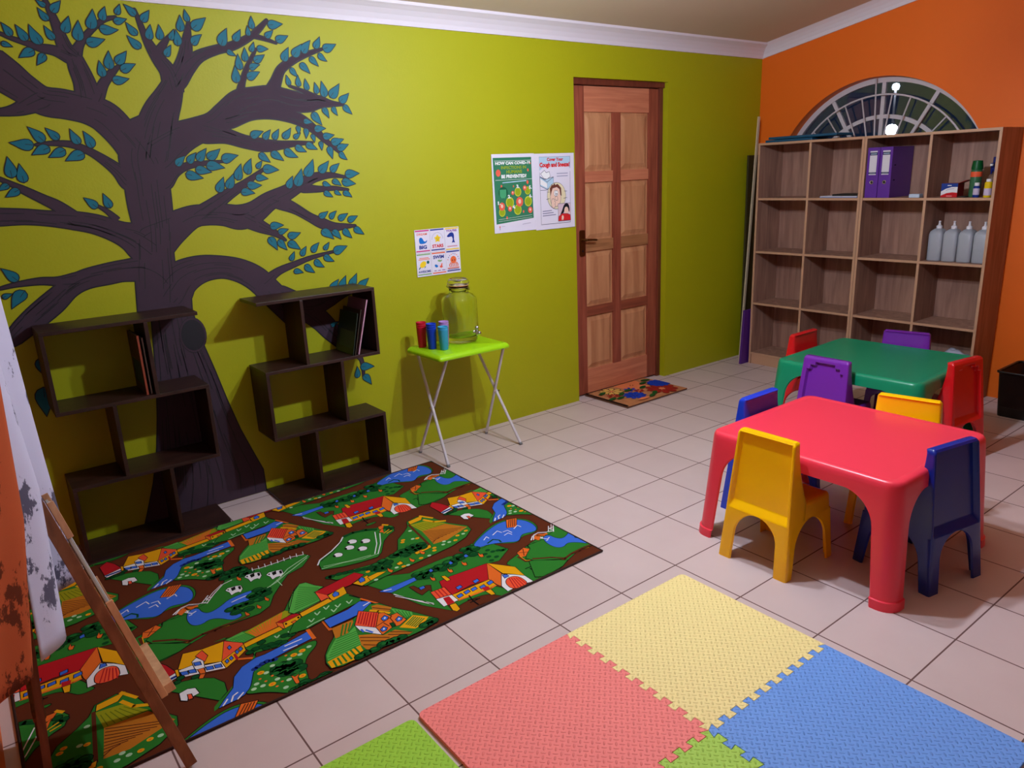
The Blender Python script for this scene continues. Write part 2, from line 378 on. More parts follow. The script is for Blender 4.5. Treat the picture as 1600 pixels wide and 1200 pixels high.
# outside: two night lamps and a tree
LAMPG = mat('lamp_globe', (255, 255, 255), .3, emit=(225, 240, 255), es=45)
LAMPD = mat('lamp_metal', (60, 62, 66), .4)
t = thing('street_lamp', 'bright white globe lamp on a post seen through the arched window', 'street lamp', (2.5, .198, 0))
mb = MB(); mb.lathe([(0, 1.745), (.03, 1.752), (.05, 1.77), (.057, 1.8), (.05, 1.83), (.03, 1.848), (0, 1.855)], 0, 0, LAMPG, 16); mb.build('globe', t)
mb = MB(); mb.tube([(0, 0, 0), (0, 0, 1.74)], .02, LAMPD); mb.tube([(0, 0, 1.71), (0, 0, 1.745)], .04, LAMPD); mb.build('pole', t)
LAMPG2 = mat('lamp_tube', (255, 255, 255), .3, emit=(225, 238, 255), es=15)
t = thing('outdoor_lamp', 'small distant light on a thin pole, higher in the arched window', 'street lamp', (4.0, .936, 0))
mb = MB(); mb.lathe([(0, 2.29), (.03, 2.3), (.04, 2.33), (.03, 2.36), (0, 2.37)], 0, 0, LAMPG2, 12); mb.build('globe', t)
mb = MB(); mb.tube([(0, 0, 0), (0, 0, 2.29)], .012, WFR, 8); mb.build('pole', t)
LEAFN = mat('night_foliage', (30, 62, 24), .7); BARKN = mat('night_bark', (40, 32, 26), .8)
t = thing('garden_tree', 'dark leafy tree outside the arched window', 'tree', (4.6, -1.2, 0))
mb = MB(); mb.tube([(0, 0, 0), (.05, 0, .8), (0, .05, 1.6)], [.12, .09, .05], BARKN); mb.build('trunk', t)
mb = MB(); rnd = random.Random(3)
for k in range(1500):
    d = Vector((rnd.gauss(0, 1), rnd.gauss(0, 1), rnd.gauss(0, 1))).normalized()*rnd.uniform(.5, 1)
    c = Vector((d.x*.9, d.y*1.3, 2.3+d.z*1.1)); a = Vector((rnd.gauss(0, 1), rnd.gauss(0, 1), rnd.gauss(0, 1))).normalized()*.07; e = a.cross(Vector((rnd.gauss(0, 1), rnd.gauss(0, 1), rnd.gauss(0, 1)))).normalized()*.035
    mb.face([c-a, c+e, c+a, c-e], LEAFN)
mb.build('foliage', t, fix=False)
GRASSN = mat('night_ground', (50, 54, 40), .9)
mb = MB(); mb.box(.2, 9, -6, 6, -.2, -.02, GRASSN); tag(mb.build('ground'), kind='structure')

# pendant fitting that carries the two bulbs (just above the picture)
BULBM = mat('bulb_glass', (255, 255, 255), .3, emit=(222, 236, 255), es=BULB_POWER)
pend = thing('pendant_light', 'ceiling pendant with two bulbs over the red table', 'lamp', (-3.07, -1.8, 0))
cz_ = ceil_z(-1.8)
mb = MB(); mb.tube([(0, 0, cz_), (0, 0, 2.27)], .008, WHITE); mb.tube([(0, 0, cz_-.03), (0, 0, cz_+.001)], .06, WHITE, 20); mb.tube([(-.165, 0, 2.27), (.16, 0, 2.27)], .01, WHITE); mb.build('stem', pend)
for (x, y, z) in BULBS:
    mb = MB(); mb.tube([(x+3.07, 0, 2.28), (x+3.07, 0, 2.222)], .02, WHITE); mb.build('socket', pend)
    mb = MB(); n = 10; mb.lathe([(.001, z-.034)]+[(.034*math.sin(PI*k/n), z-.034*math.cos(PI*k/n)) for k in range(1, n)]+[(.012, z+.036)], x+3.07, 0, BULBM, 16); mb.build('bulb', pend)
RUG=[
('p','green',[230,-268,301,-213,364,-239,394,-357,307,-409,263,-398,187,-451,36,-393,-28,-504,-40,-584,-105,-482,-124,-420,-160,-305,-199,-209,-141,-184,-25,-248,14,-243,102,-239,165,-239],1,0),
('p','green',[310,-446,399,-421,487,-381,576,-368,632,-337,670,-355,676,-458,678,-554,620,-561,527,-592,456,-625,394,-634,337,-623,304,-631,295,-546,322,-477],1,1),
('p','green',[0,-575,-38,-580,-4,-502,132,-528,168,-547,187,-571,201,-619,216,-639,169,-644,149,-614,125,-581,79,-570,32,-569],1,1),
('p','green',[291,-227,369,-180,451,-139,519,-124,570,-136,618,-171,633,-228,616,-289,574,-318,505,-304,461,-342,396,-291,359,-265,308,-280],1,1),
('p','blue',[296,-231,369,-188,448,-153,512,-135,569,-147,610,-181,620,-234,610,-284,584,-310,537,-292,513,-294,470,-335,427,-304,359,-265,308,-265],1,1),
('p','orange',[554,-133,600,-150,547,-218,510,-197],1,0),
('l','brown',0.004,[564,-141,519,-196]),
('l','brown',0.004,[573,-144,528,-200]),
('l','brown',0.004,[581,-147,536,-205]),
('l','brown',0.004,[590,-150,545,-209]),
('l','white',0.004,[420,-210,458,-192,464,-218]),
('l','white',0.004,[472,-217,496,-218,498,-248]),
('l','white',0.004,[457,-247,483,-240,487,-263]),
('l','white',0.004,[527,-225,560,-209,562,-232]),
('l','white',0.004,[363,-222,390,-204,390,-223]),
('l','dark',0.008,[358,-257,396,-244,413,-267,409,-287]),
('p','blue',[554,-395,589,-371,594,-416,615,-443,667,-418,669,-483,667,-558,618,-499,574,-490,539,-473,537,-441],1,1),
('l','white',0.005,[552,-362,585,-384,570,-410]),
('l','white',0.005,[564,-357,566,-390,547,-404]),
('l','orange',0.02,[539,-365,566,-346,588,-363]),
('l','white',0.005,[517,-361,543,-338,579,-330,612,-352]),
('l','white',0.004,[658,-311,622,-353,641,-362,671,-331,642,-330,653,-348]),
('b','dark',0.017,[484,-401,509,-401,531,-405,525,-430,490,-429],1),
('p','orange',[402,-409,450,-392,463,-419,449,-458,391,-449],1,0),
('l','brown',0.004,[441,-399,411,-445]),
('l','brown',0.004,[406,-412,453,-440]),
('p','white',[449,-468,473,-454,495,-440,492,-458,493,-476,477,-491],1,0),
('l','black',0.004,[450,-459,461,-462]),
('l','black',0.004,[480,-479,497,-472]),
('l','black',0.004,[465,-472,451,-489]),
('p','white',[561,-518,586,-505,609,-491,607,-508,607,-527,590,-541],1,0),
('l','black',0.004,[562,-509,574,-512]),
('l','black',0.004,[593,-529,611,-523]),
('l','black',0.004,[578,-523,563,-539]),
('l','brown',0.013,[386,-438,387,-488,436,-511,485,-543,515,-581,559,-564,609,-573,667,-573]),
('l','yellow',0.003,[394,-437,390,-484,440,-507,488,-540,511,-578,562,-560,659,-574]),
('l','black',0.005,[347,-534,400,-534]),
('l','black',0.005,[364,-542,363,-555]),
('b','orange',0.012,[422,-565],1),
('b','yellow',0.006,[503,-473],0),
('p','yellow',[352,-597,398,-606,396,-624,347,-619],1,0),
('p','red',[33,-384,87,-380,256,-394,188,-502,113,-486,16,-497,17,-432],1,0),
('p','orange',[256,-394,252,-501,197,-573,192,-556,188,-502],1,0),
('p','yellow',[258,-396,325,-494,312,-574,288,-534,258,-501],1,0),
('p','white',[249,-505,285,-538,312,-574,311,-631,269,-612,194,-619,198,-574],1,0),
('p','tomato',[220,-569,247,-542,278,-547,293,-573,286,-634,216,-624],1,1),
('l','red',0.004,[254,-547,228,-620]),
('l','red',0.004,[262,-552,241,-623]),
('l','red',0.004,[269,-558,253,-625]),
('l','red',0.004,[277,-562,266,-628]),
('l','red',0.004,[285,-568,279,-631]),
('p','blue',[249,-512,262,-517,263,-533,242,-535],1,0),
('p','yellow',[12,-499,188,-502,186,-551,162,-554,15,-543],1,0),
('l','orange',0.008,[14,-545,160,-558,185,-553]),
('p','blue',[28,-516,49,-513,48,-529,26,-533],1,0),
('p','blue',[63,-512,84,-509,83,-524,61,-529],1,0),
('p','blue',[95,-512,116,-509,115,-525,93,-529],1,0),
('p','blue',[130,-522,151,-519,150,-535,127,-539],1,0),
('p','blue',[169,-516,191,-513,190,-529,166,-534],1,0),
('p','blue',[58,-464,79,-461,78,-477,56,-482],1,0),
('p','blue',[134,-470,156,-467,154,-483,132,-488],1,0),
('p','red',[130,-532,158,-539,152,-564,128,-560],0,0),
('p','yellow',[130,-562,152,-564,145,-602,131,-598],1,0),
('p','tomato',[-35,-428,24,-432,17,-492,-42,-481],1,0),
('l','red',0.005,[-18,-431,-26,-483]),
('l','red',0.005,[-4,-431,-11,-485]),
('l','red',0.005,[10,-432,4,-486]),
('p','white',[-44,-484,16,-497,15,-543,-48,-544],1,0),
('p','red',[-21,-493,4,-498,-3,-549,-33,-546],0,0),
('p','yellow',[-27,-551,-4,-555,-12,-597,-29,-602,-36,-587],1,0),
('p','yellow',[60,-356,72,-361,73,-400,56,-400],1,0),
('l','black',0.006,[64,-545,55,-584,56,-619]),
('l','black',0.005,[43,-567,75,-584]),
('l','black',0.005,[40,-588,85,-587]),
('p','green',[37,-630,64,-625,95,-630,76,-641,44,-641],1,1),
('p','brown',[-78,-341,-62,-343,-54,-387,-22,-373,-9,-384,-27,-423,-31,-407,-69,-422,-75,-393],1,0),
('p','blue',[-52,-370,-32,-370,-35,-385,-54,-387],1,0),
('p','blue',[-183,-291,-29,-290,-25,-313,-151,-328],1,0),
('l','white',0.005,[-167,-297,-139,-306]),
('l','white',0.005,[-149,-345,-120,-412,-94,-464,-70,-507]),
('l','white',0.003,[-152,-361,-66,-500]),
('l','black',0.003,[-152,-351,-89,-456,-71,-513]),
('b','dark',0.024,[252,-236,278,-237,288,-261,251,-266,258,-294,200,-284,168,-284,201,-264,139,-280,143,-303,92,-285,96,-309,69,-292,18,-287,-7,-278,42,-288,-5,-305,17,-318],1),
('b','dark',0.012,[295,-327,294,-355,332,-331,355,-337,367,-348,284,-388,318,-377,322,-307,378,-350],0),
('b','mid',0.012,[256,-225,293,-244,202,-257,142,-275,99,-285,30,-277,-1,-269],0),
('p','blue',[219,-280,233,-273,233,-293,218,-296],1,0),
('p','blue',[139,-286,152,-279,152,-298,138,-302],1,0),
('p','blue',[45,-284,58,-276,58,-296,44,-299],1,0),
('p','orange',[278,-300,277,-318,287,-319,278,-340,268,-337,267,-324],1,0),
('p','orange',[186,-310,185,-328,195,-330,187,-350,177,-347,176,-334],1,0),
('p','orange',[111,-319,111,-336,120,-338,113,-358,103,-355,102,-342],1,0),
('p','orange',[24,-327,24,-344,33,-346,26,-365,17,-362,16,-349],1,0),
('p','green',[-992,-337,-970,-328,-933,-345,-881,-361,-839,-397,-820,-442,-827,-492,-847,-509,-880,-540,-886,-560,-867,-551,-805,-484,-781,-432,-741,-400,-698,-383,-693,-347,-709,-301,-744,-194,-783,-194,-718,-209,-679,-199,-622,-212,-546,-186,-513,-167,-474,-111,-427,-48,-359,-108,-349,-222,-492,-317,-616,-373,-687,-352,-714,-385,-768,-414,-801,-473,-816,-488,-857,-520],1,0),
('p','lime',[-746,-210,-683,-199,-662,-266,-703,-272],0,0),
('l','green',0.004,[-732,-220,-678,-219]),
('l','green',0.004,[-727,-228,-675,-228]),
('l','green',0.004,[-721,-238,-672,-236]),
('l','green',0.004,[-716,-246,-670,-245]),
('l','green',0.004,[-710,-256,-667,-253]),
('l','green',0.004,[-705,-264,-663,-262]),
('p','olive',[-678,-208,-515,-170,-496,-201,-569,-236,-572,-265,-656,-262],0,0),
('l','orange',0.006,[-664,-215,-652,-259]),
('l','orange',0.006,[-654,-212,-646,-259]),
('l','orange',0.006,[-643,-209,-640,-259]),
('l','orange',0.006,[-633,-206,-633,-259]),
('l','orange',0.006,[-623,-203,-627,-259]),
('l','orange',0.006,[-612,-200,-621,-259]),
('l','orange',0.006,[-602,-197,-615,-259]),
('l','orange',0.006,[-592,-195,-609,-258]),
('l','orange',0.006,[-582,-192,-603,-258]),
('l','orange',0.006,[-571,-189,-597,-258]),
('l','orange',0.006,[-561,-186,-591,-258]),
('l','orange',0.006,[-551,-183,-584,-258]),
('l','orange',0.006,[-540,-180,-578,-258]),
('l','orange',0.006,[-530,-177,-572,-258]),
('p','lime',[-510,-170,-414,-27,-386,-40,-359,-86,-362,-148,-362,-210,-477,-228],1,1),
('l','green',0.004,[-443,-64,-367,-128]),
('l','green',0.004,[-450,-77,-368,-137]),
('l','green',0.004,[-456,-89,-369,-146]),
('l','green',0.004,[-462,-102,-371,-155]),
('l','green',0.004,[-469,-115,-372,-164]),
('l','green',0.004,[-475,-127,-373,-174]),
('l','green',0.004,[-481,-140,-375,-183]),
('l','green',0.004,[-487,-152,-376,-192]),
('l','green',0.004,[-494,-165,-377,-201]),
('p','red',[-568,-227,-496,-211,-478,-236,-541,-251,-552,-246],1,0),
('p','yellow',[-552,-246,-478,-236,-480,-263,-558,-282],1,0),
('p','orange',[-568,-227,-552,-246,-558,-282,-572,-265],1,0),
('p','black',[-548,-254,-541,-250,-539,-260,-547,-266],0,0),
('p','black',[-498,-245,-490,-241,-489,-251,-497,-257],0,0),
('p','orange',[-524,-261,-511,-259,-502,-290,-517,-286],1,0),
('p','yellow',[-704,-276,-569,-258,-566,-283,-704,-300],1,0),
('l','brown',0.006,[-705,-272,-570,-256]),
('p','yellow',[-484,-250,-339,-220,-349,-242,-480,-263],1,0),
('l','brown',0.006,[-483,-239,-342,-207]),
('p','yellow',[-919,-273,-884,-193,-826,-211,-751,-214,-792,-325,-836,-302,-874,-293],1,0),
('p','tomato',[-751,-214,-705,-267,-705,-279,-792,-325],1,0),
('p','yellow',[-792,-325,-705,-279,-710,-316,-745,-342,-795,-372],1,0),
('p','white',[-919,-280,-878,-281,-839,-311,-796,-326,-794,-369,-843,-350,-914,-325],1,0),
('p','white',[-871,-261,-854,-247,-841,-279,-851,-342,-874,-308],1,0),
('p','tomato',[-853,-236,-828,-218,-821,-260,-837,-286],1,0),
('p','blue',[-868,-270,-851,-277,-852,-296,-869,-289],1,0),
('p','blue',[-916,-294,-898,-301,-899,-320,-916,-312],1,0),
('p','blue',[-893,-301,-875,-308,-876,-327,-893,-319],1,0),
('p','blue',[-843,-321,-825,-329,-826,-347,-844,-340],1,0),
('p','blue',[-818,-329,-800,-336,-801,-355,-819,-348],1,0),
('p','blue',[-753,-260,-745,-252,-744,-268,-752,-275],1,0),
('p','blue',[-783,-332,-775,-325,-774,-340,-782,-347],1,0),
('p','blue',[-767,-324,-759,-317,-758,-333,-766,-340],1,0),
('p','blue',[-740,-302,-732,-295,-731,-310,-739,-318],1,0),
('p','blue',[-726,-294,-717,-287,-716,-302,-725,-310],1,0),
('p','orange',[-868,-317,-851,-321,-853,-352,-867,-373,-878,-367,-867,-347],1,0),
('p','red',[-751,-313,-743,-312,-742,-345,-753,-351],0,0),
('l','orange',0.01,[-744,-351,-707,-375]),
('l','brown',0.006,[-915,-328,-844,-356,-795,-372]),
('p','red',[-999,-215,-967,-181,-945,-223,-928,-283,-961,-292,-995,-306],1,0),
('p','white',[-996,-309,-930,-285,-930,-312,-991,-331],1,0),
('l','navy',0.012,[-990,-314,-933,-305]),
('p','yellow',[-928,-269,-920,-272,-924,-309,-931,-310],1,0),
('b','dark',0.012,[-987,-341,-973,-342,-956,-340,-939,-340,-924,-324,-885,-350],1),
('p','white',[-947,-403,-922,-397,-901,-408,-898,-441,-918,-445,-922,-455,-929,-432,-937,-455,-952,-440],1,0),
('p','tomato',[-928,-426,-919,-430,-920,-453,-931,-451],1,0),
('p','blue',[-870,-555,-847,-529,-806,-489,-786,-436,-749,-401,-698,-383,-668,-385,-619,-379,-499,-355,-503,-404,-572,-412,-635,-422,-683,-427,-718,-442,-736,-471,-754,-513,-789,-545,-812,-552],1,0),
('l','white',0.005,[-857,-553,-837,-531]),
('l','white',0.005,[-831,-550,-818,-527,-802,-520]),
('l','white',0.005,[-812,-552,-788,-532]),
('l','white',0.005,[-597,-385,-536,-384]),
('l','white',0.005,[-610,-407,-562,-408]),
('b','dark',0.014,[-702,-339,-681,-333,-658,-336,-649,-353,-633,-342,-623,-359,-607,-348,-592,-361,-553,-335,-574,-325,-652,-308],1),
('l','pale',0.005,[-603,-304,-601,-321,-588,-309]),
('l','pale',0.005,[-556,-310,-554,-327,-540,-315]),
('l','pale',0.005,[-473,-292,-472,-309,-457,-297]),
('l','pale',0.005,[-435,-264,-434,-282,-419,-269]),
('l','pale',0.005,[-394,-252,-393,-269,-377,-257]),
('l','pale',0.005,[-376,-292,-375,-309,-360,-297]),
('l','pale',0.005,[-354,-263,-353,-280,-337,-267]),
('p','green',[-736,-471,-723,-445,-679,-438,-615,-431,-500,-416,-507,-451,-559,-488,-585,-527,-603,-608,-615,-632,-656,-652,-677,-631,-729,-576,-789,-545,-762,-527],1,1),
('b','navy',0.012,[-721,-440,-708,-435,-691,-428,-675,-426,-662,-433,-651,-435],0),
('b','dark',0.026,[-665,-503,-643,-484,-626,-491,-650,-523,-607,-500,-604,-533,-631,-532,-659,-486],1),
('b','mid',0.012,[-649,-471,-619,-482,-617,-544,-675,-509],0),
('p','orange',[-640,-554,-633,-567,-618,-562,-629,-578,-633,-607,-643,-601],1,0),
('b','dark',0.02,[-658,-630,-643,-629,-628,-628,-619,-615],1),
('b','yellow',0.012,[-712,-473],0),
('b','orange',0.005,[-712,-473],0),
('b','yellow',0.012,[-592,-454],0),
('b','orange',0.005,[-592,-454],0),
('b','yellow',0.012,[-561,-450],0),
('b','orange',0.005,[-561,-450],0),
('b','yellow',0.012,[-612,-578],0),
('b','orange',0.005,[-612,-578],0),
('b','yellow',0.012,[-703,-554],0),
('b','orange',0.005,[-703,-554],0),
('b','pale',0.009,[-698,-485,-669,-462,-612,-465,-575,-465,-534,-444,-681,-540,-653,-568,-742,-520,-729,-542,-757,-539,-675,-598],0),
('b','orange',0.005,[-614,-439,-688,-513,-673,-562,-725,-503,-714,-526,-695,-574],0),
('l','orange',0.014,[-498,-347,-501,-410]),
('l','orange',0.014,[-433,-336,-436,-400]),
('p','green',[-721,83,-649,168,-622,200,-628,239,-600,273,-543,276,-508,215,-409,199,-288,192,-276,161,-337,98,-407,78,-464,15,-511,-40,-547,-101,-595,-127,-673,-125,-805,-117,-854,-127,-950,-61,-964,-23,-945,-4,-900,28,-889,56,-811,53,-762,69],1,0),
('p','green',[-970,-52,-950,-61,-848,-149,-891,-170,-962,-180,-997,-181,-1028,-162],1,0),
('p','blue',[-810,43,-790,74,-762,69,-761,29,-741,1,-694,19,-650,52,-574,58,-543,46,-546,12,-601,-22,-664,-47,-645,-92,-666,-103,-689,-101,-717,-58,-751,-37,-784,-55,-812,-40,-818,3],1,1),
('l','white',0.005,[-809,71,-790,44,-775,51]),
('l','white',0.005,[-651,22,-623,28,-592,31]),
('l','white',0.005,[-803,37,-793,38]),
('b','dark',0.022,[-670,-26,-648,-22,-660,-60,-623,-23,-617,-69,-598,-25,-571,3,-560,-28,-575,17,-540,17,-526,-6,-544,42,-520,21],1),
('b','mid',0.01,[-669,-23,-636,-12,-570,33,-573,-27],0),
('b','dark',0.024,[-614,227,-595,257,-572,260,-555,269,-580,220,-540,243,-549,204,-525,206],1),
('b','mid',0.01,[-596,270,-554,273,-536,240],0),
('p','orange',[-574,203,-570,188,-565,174,-572,160,-580,176],1,0),
('p','orange',[-540,-27,-536,-41,-532,-53,-539,-65,-546,-51],1,0),
('p','orange',[-582,-61,-578,-75,-574,-87,-581,-98,-588,-84],1,0),
('p','orange',[-633,-80,-629,-94,-625,-105,-631,-117,-638,-103],1,0),
('p','white',[-643,124,-631,135,-600,130,-584,122,-587,92,-601,71,-606,81,-619,82,-635,74,-635,101],1,0),
('p','black',[-622,128,-604,130,-609,106,-624,102],0,0),
('p','black',[-596,121,-585,120,-591,95,-599,96],0,0),
('p','black',[-638,126,-629,128,-633,113],0,0),
('p','white',[-551,176,-538,188,-505,182,-489,174,-493,143,-508,121,-513,132,-527,132,-543,124,-543,152],1,0),
('p','black',[-529,180,-509,183,-516,157,-531,153],0,0),
('p','black',[-501,173,-490,172,-497,146,-505,148],0,0),
('p','black',[-546,178,-536,180,-541,164],0,0),
('p','white',[-476,133,-462,144,-429,138,-413,130,-418,99,-433,77,-438,88,-452,89,-469,81,-468,109],1,0),
('p','black',[-453,136,-434,139,-441,113,-456,110],0,0),
('p','black',[-425,129,-414,128,-421,102,-430,104],0,0),
('p','black',[-471,134,-460,137,-466,121],0,0),
('l','white',0.004,[-508,215,-478,206,-407,204,-342,208,-297,194]),
('l','white',0.004,[-727,78,-688,127,-637,180,-598,190]),
('l','white',0.003,[-726,97,-687,142,-641,183]),
('l','white',0.003,[-502,231,-508,203]),
('l','white',0.003,[-476,230,-482,201]),
('l','white',0.003,[-450,229,-456,200]),
('l','white',0.003,[-423,227,-430,199]),
('l','white',0.003,[-396,226,-403,197]),
('l','white',0.003,[-369,225,-376,196]),
('l','white',0.003,[-342,223,-349,194]),
('l','white',0.003,[-314,222,-322,193]),
('l','white',0.003,[-286,220,-294,191]),
('l','pale',0.004,[-508,32,-465,49,-414,84,-365,111,-292,157]),
('l','pale',0.004,[-498,34,-448,68,-390,121,-281,173]),
('l','pale',0.003,[-458,66,-457,9]),
('l','brown',0.01,[-947,-46,-882,-89,-844,-131,-798,-119,-735,-116,-670,-118,-632,-114]),
('l','orange',0.012,[-826,66,-798,90,-762,84]),
('l','white',0.004,[-841,79,-812,113,-783,117,-755,98,-728,89]),
('p','green',[-277,58,-268,92,-153,166,-95,225,-45,237,21,227,59,201,104,211,126,166,109,122,73,105,27,67,-31,-19,-62,-42,-145,-32,-208,-17,-284,16],1,0),
('l','white',0.006,[-283,64,-259,99,-189,138,-124,188,-95,225]),
('l','black',0.004,[-260,85,-187,129,-118,189]),
('l','dark',0.02,[-88,226,-41,233,15,216,53,189]),
('l','white',0.004,[37,171,-8,66,-57,-10]),
('l','white',0.004,[48,144,5,55,-47,-20]),
('l','pale',0.003,[-284,23,-194,12,-114,-17,-49,-18]),
('l','pale',0.003,[-269,37,-173,8,-75,-9]),
('p','white',[-98,169,-82,179,-67,172,-60,153,-72,136,-89,139,-100,148],1,1),
('p','black',[-105,165,-93,167,-95,150,-105,150],0,0),
('p','white',[-51,133,-34,144,-19,137,-12,118,-25,100,-42,103,-53,113],1,1),
('p','black',[-57,130,-45,132,-47,115,-58,115],0,0),
('p','white',[-131,125,-115,136,-100,128,-94,110,-105,93,-122,96,-133,106],1,1),
('p','black',[-137,122,-126,124,-128,107,-138,107],0,0),
('p','white',[-93,79,-77,89,-62,82,-55,63,-67,47,-84,50,-95,59],1,1),
('p','black',[-99,75,-88,77,-90,61,-100,61],0,0),
('p','white',[-197,98,-182,108,-168,101,-161,83,-172,67,-188,70,-198,79],1,1),
('p','black',[-203,95,-192,97,-194,80,-204,81],0,0),
('p','orange',[72,206,101,206,80,173,64,179],1,0),
('p','orange',[52,157,81,181,65,137],1,0),
('b','dark',0.014,[97,174,112,153,97,149],1),
('l','yellow',0.005,[62,132,97,149]),
('l','yellow',0.005,[72,122,101,132]),
('l','yellow',0.012,[98,213,114,193]),
('p','green',[-297,-52,-255,-57,-177,-72,-102,-85,-9,-68,34,-48,80,35,137,79,174,114,197,161,260,175,307,114,333,20,384,-61,376,-104,317,-149,226,-176,102,-189,-34,-200,-118,-205,-204,-217,-234,-178,-229,-132,-164,-138,-274,-98],1,0),
('p','olive',[192,123,263,110,324,28,201,30],0,0),
('l','olive2',0.003,[203,100,212,32]),
('l','olive2',0.003,[216,99,231,32]),
('l','olive2',0.003,[229,97,250,30]),
('l','olive2',0.003,[241,96,269,29]),
('l','olive2',0.003,[254,94,288,28]),
('l','olive2',0.003,[267,93,307,28]),
('p','stripe',[201,30,320,23,377,-72,245,-115,177,-108,188,-48],0,0),
('l','brown',0.004,[204,22,367,-66]),
('l','brown',0.004,[201,7,346,-67]),
('l','brown',0.004,[197,-8,326,-69]),
('l','brown',0.004,[194,-23,306,-70]),
('l','brown',0.004,[191,-38,286,-72]),
('l','brown',0.004,[188,-53,266,-73]),
('l','brown',0.004,[185,-67,246,-75]),
('l','brown',0.004,[182,-82,226,-76]),
('l','brown',0.004,[179,-96,207,-77]),
('l','brown',0.012,[188,127,158,-107]),
('p','yellow',[202,157,286,170,257,134,195,128],1,0),
('l','yellow',0.014,[266,125,291,76,336,48]),
('l','yellow',0.012,[273,173,307,114]),
('p','yellow',[74,-120,161,-102,154,-125,76,-137],1,0),
('p','yellow',[-29,-150,-7,-142,-6,-163,-26,-166],1,0),
('b','dark',0.024,[-3,-81,17,-77,45,-72,37,-109,77,-71,105,-66,132,-75,124,-99,74,-98,102,-94,-98,-101,-63,-91,-52,-115,-105,-137,-74,-144,-125,-119],1),
('b','mid',0.01,[19,-64,80,-44,-58,-81,-94,-92,121,-50,13,-117],0),
('b','dark',0.014,[-279,-61,-247,-64,-223,-72,-202,-77,-174,-89,-149,-97,-128,-102,-289,-59],1),
('p','orange',[102,-112,105,-132,110,-146,97,-157,92,-141],1,0),
('p','orange',[36,-140,38,-160,44,-173,31,-184,26,-168],1,0),
('p','orange',[-75,-155,-72,-174,-66,-187,-78,-198,-84,-182],1,0),
('b','yellow',0.01,[94,14],0),
('b','orange',0.004,[94,14],0),
('b','yellow',0.01,[150,-13],0),
('b','orange',0.004,[150,-13],0),
('b','yellow',0.01,[298,-112],0),
('b','orange',0.004,[298,-112],0),
('b','yellow',0.01,[161,-139],0),
('b','orange',0.004,[161,-139],0),
('b','yellow',0.01,[72,-177],0),
('b','orange',0.004,[72,-177],0),
('b','yellow',0.01,[352,-99],0),
('b','orange',0.004,[352,-99],0),
('b','yellow',0.01,[149,-159],0),
('b','orange',0.004,[149,-159],0),
('b','yellow',0.01,[-17,-188],0),
('b','orange',0.004,[-17,-188],0),
('b','yellow',0.01,[-149,-127],0),
('b','orange',0.004,[-149,-127],0),
('b','yellow',0.01,[82,-2],0),
('b','orange',0.004,[82,-2],0),
('b','yellow',0.01,[267,-143],0),
('b','orange',0.004,[267,-143],0),
('b','pale',0.009,[162,70,132,-5,223,-119,237,-139,206,-140,109,-182,326,-116,2,-191,-153,-206,-44,-177],0),
('p','lime',[-439,-71,-401,-30,-377,-36,-358,-80,-337,-112,-358,-118,-381,-134,-383,-198,-497,-216,-508,-195],1,0),
('l','green',0.004,[-411,-50,-354,-108]),
('l','green',0.004,[-418,-64,-357,-116]),
('l','green',0.004,[-426,-79,-360,-124]),
('l','green',0.004,[-433,-93,-363,-131]),
('l','green',0.004,[-441,-107,-366,-139]),
('l','green',0.004,[-449,-121,-369,-147]),
('l','green',0.004,[-456,-136,-372,-155]),
('l','green',0.004,[-464,-150,-375,-163]),
('l','green',0.004,[-471,-164,-378,-170]),
('l','green',0.004,[-479,-179,-381,-178]),
('l','green',0.004,[-486,-193,-384,-186]),
('p','red',[-379,-129,-195,-97,-172,-137,-248,-172,-353,-177],1,0),
('p','tomato',[-377,-131,-348,-185,-356,-215,-384,-202],1,0),
('p','yellow',[-349,-186,-275,-166,-286,-218,-351,-237],1,0),
('p','yellow',[-236,-170,-165,-152,-171,-196,-216,-209],1,0),
('p','blue',[-333,-192,-316,-177,-309,-193,-316,-210,-334,-211],1,0),
('p','blue',[-208,-164,-190,-148,-184,-164,-192,-183,-210,-184],1,0),
('p','yellow',[-169,-166,-123,-160,-91,-176,-171,-196],1,0),
('p','yellow',[-480,-230,-358,-207,-351,-232,-481,-257],1,0),
('l','brown',0.006,[-480,-225,-358,-202]),
('p','green',[-522,-279,-484,-259,-353,-236,-288,-222,-261,-288,-271,-308,-325,-311,-430,-328,-499,-341,-560,-327],1,0),
('l','pale',0.005,[-312,-272,-311,-292,-292,-277]),
('l','pale',0.005,[-356,-267,-355,-287,-337,-272]),
('l','pale',0.005,[-395,-250,-394,-270,-376,-255]),
('l','pale',0.005,[-380,-285,-379,-305,-361,-291]),
('l','pale',0.005,[-436,-263,-435,-283,-418,-269]),
('l','pale',0.005,[-471,-292,-469,-311,-453,-298]),
('l','pale',0.004,[-495,-333,-463,-325,-421,-320]),
('l','black',0.006,[-286,-240,-264,-283]),
('p','blue',[-430,-334,-333,-327,-275,-305,-241,-334,-251,-354,-297,-381,-432,-389],1,0),
('l','white',0.005,[-277,-342,-247,-335]),
('l','orange',0.008,[-263,-292,-229,-362]),
('p','orange',[626,125,626,125,625,124],0,0),
('p','green',[-426,-403,-349,-398,-291,-373,-252,-349,-224,-368,-201,-423,-168,-481,-133,-550,-110,-598,-124,-613,-185,-622,-263,-623,-355,-617,-438,-616,-488,-619,-525,-606,-526,-571,-511,-530,-482,-491,-442,-450],1,0),
('p','stripe',[-429,-400,-349,-398,-352,-413,-397,-463,-445,-464],0,0),
('l','green',0.006,[-388,-404,-427,-468]),
('l','green',0.006,[-375,-407,-409,-461]),
('l','green',0.006,[-362,-410,-392,-454]),
('p','lime',[-446,-467,-399,-466,-361,-442,-385,-534,-393,-559,-518,-563,-508,-532,-462,-483],0,0),
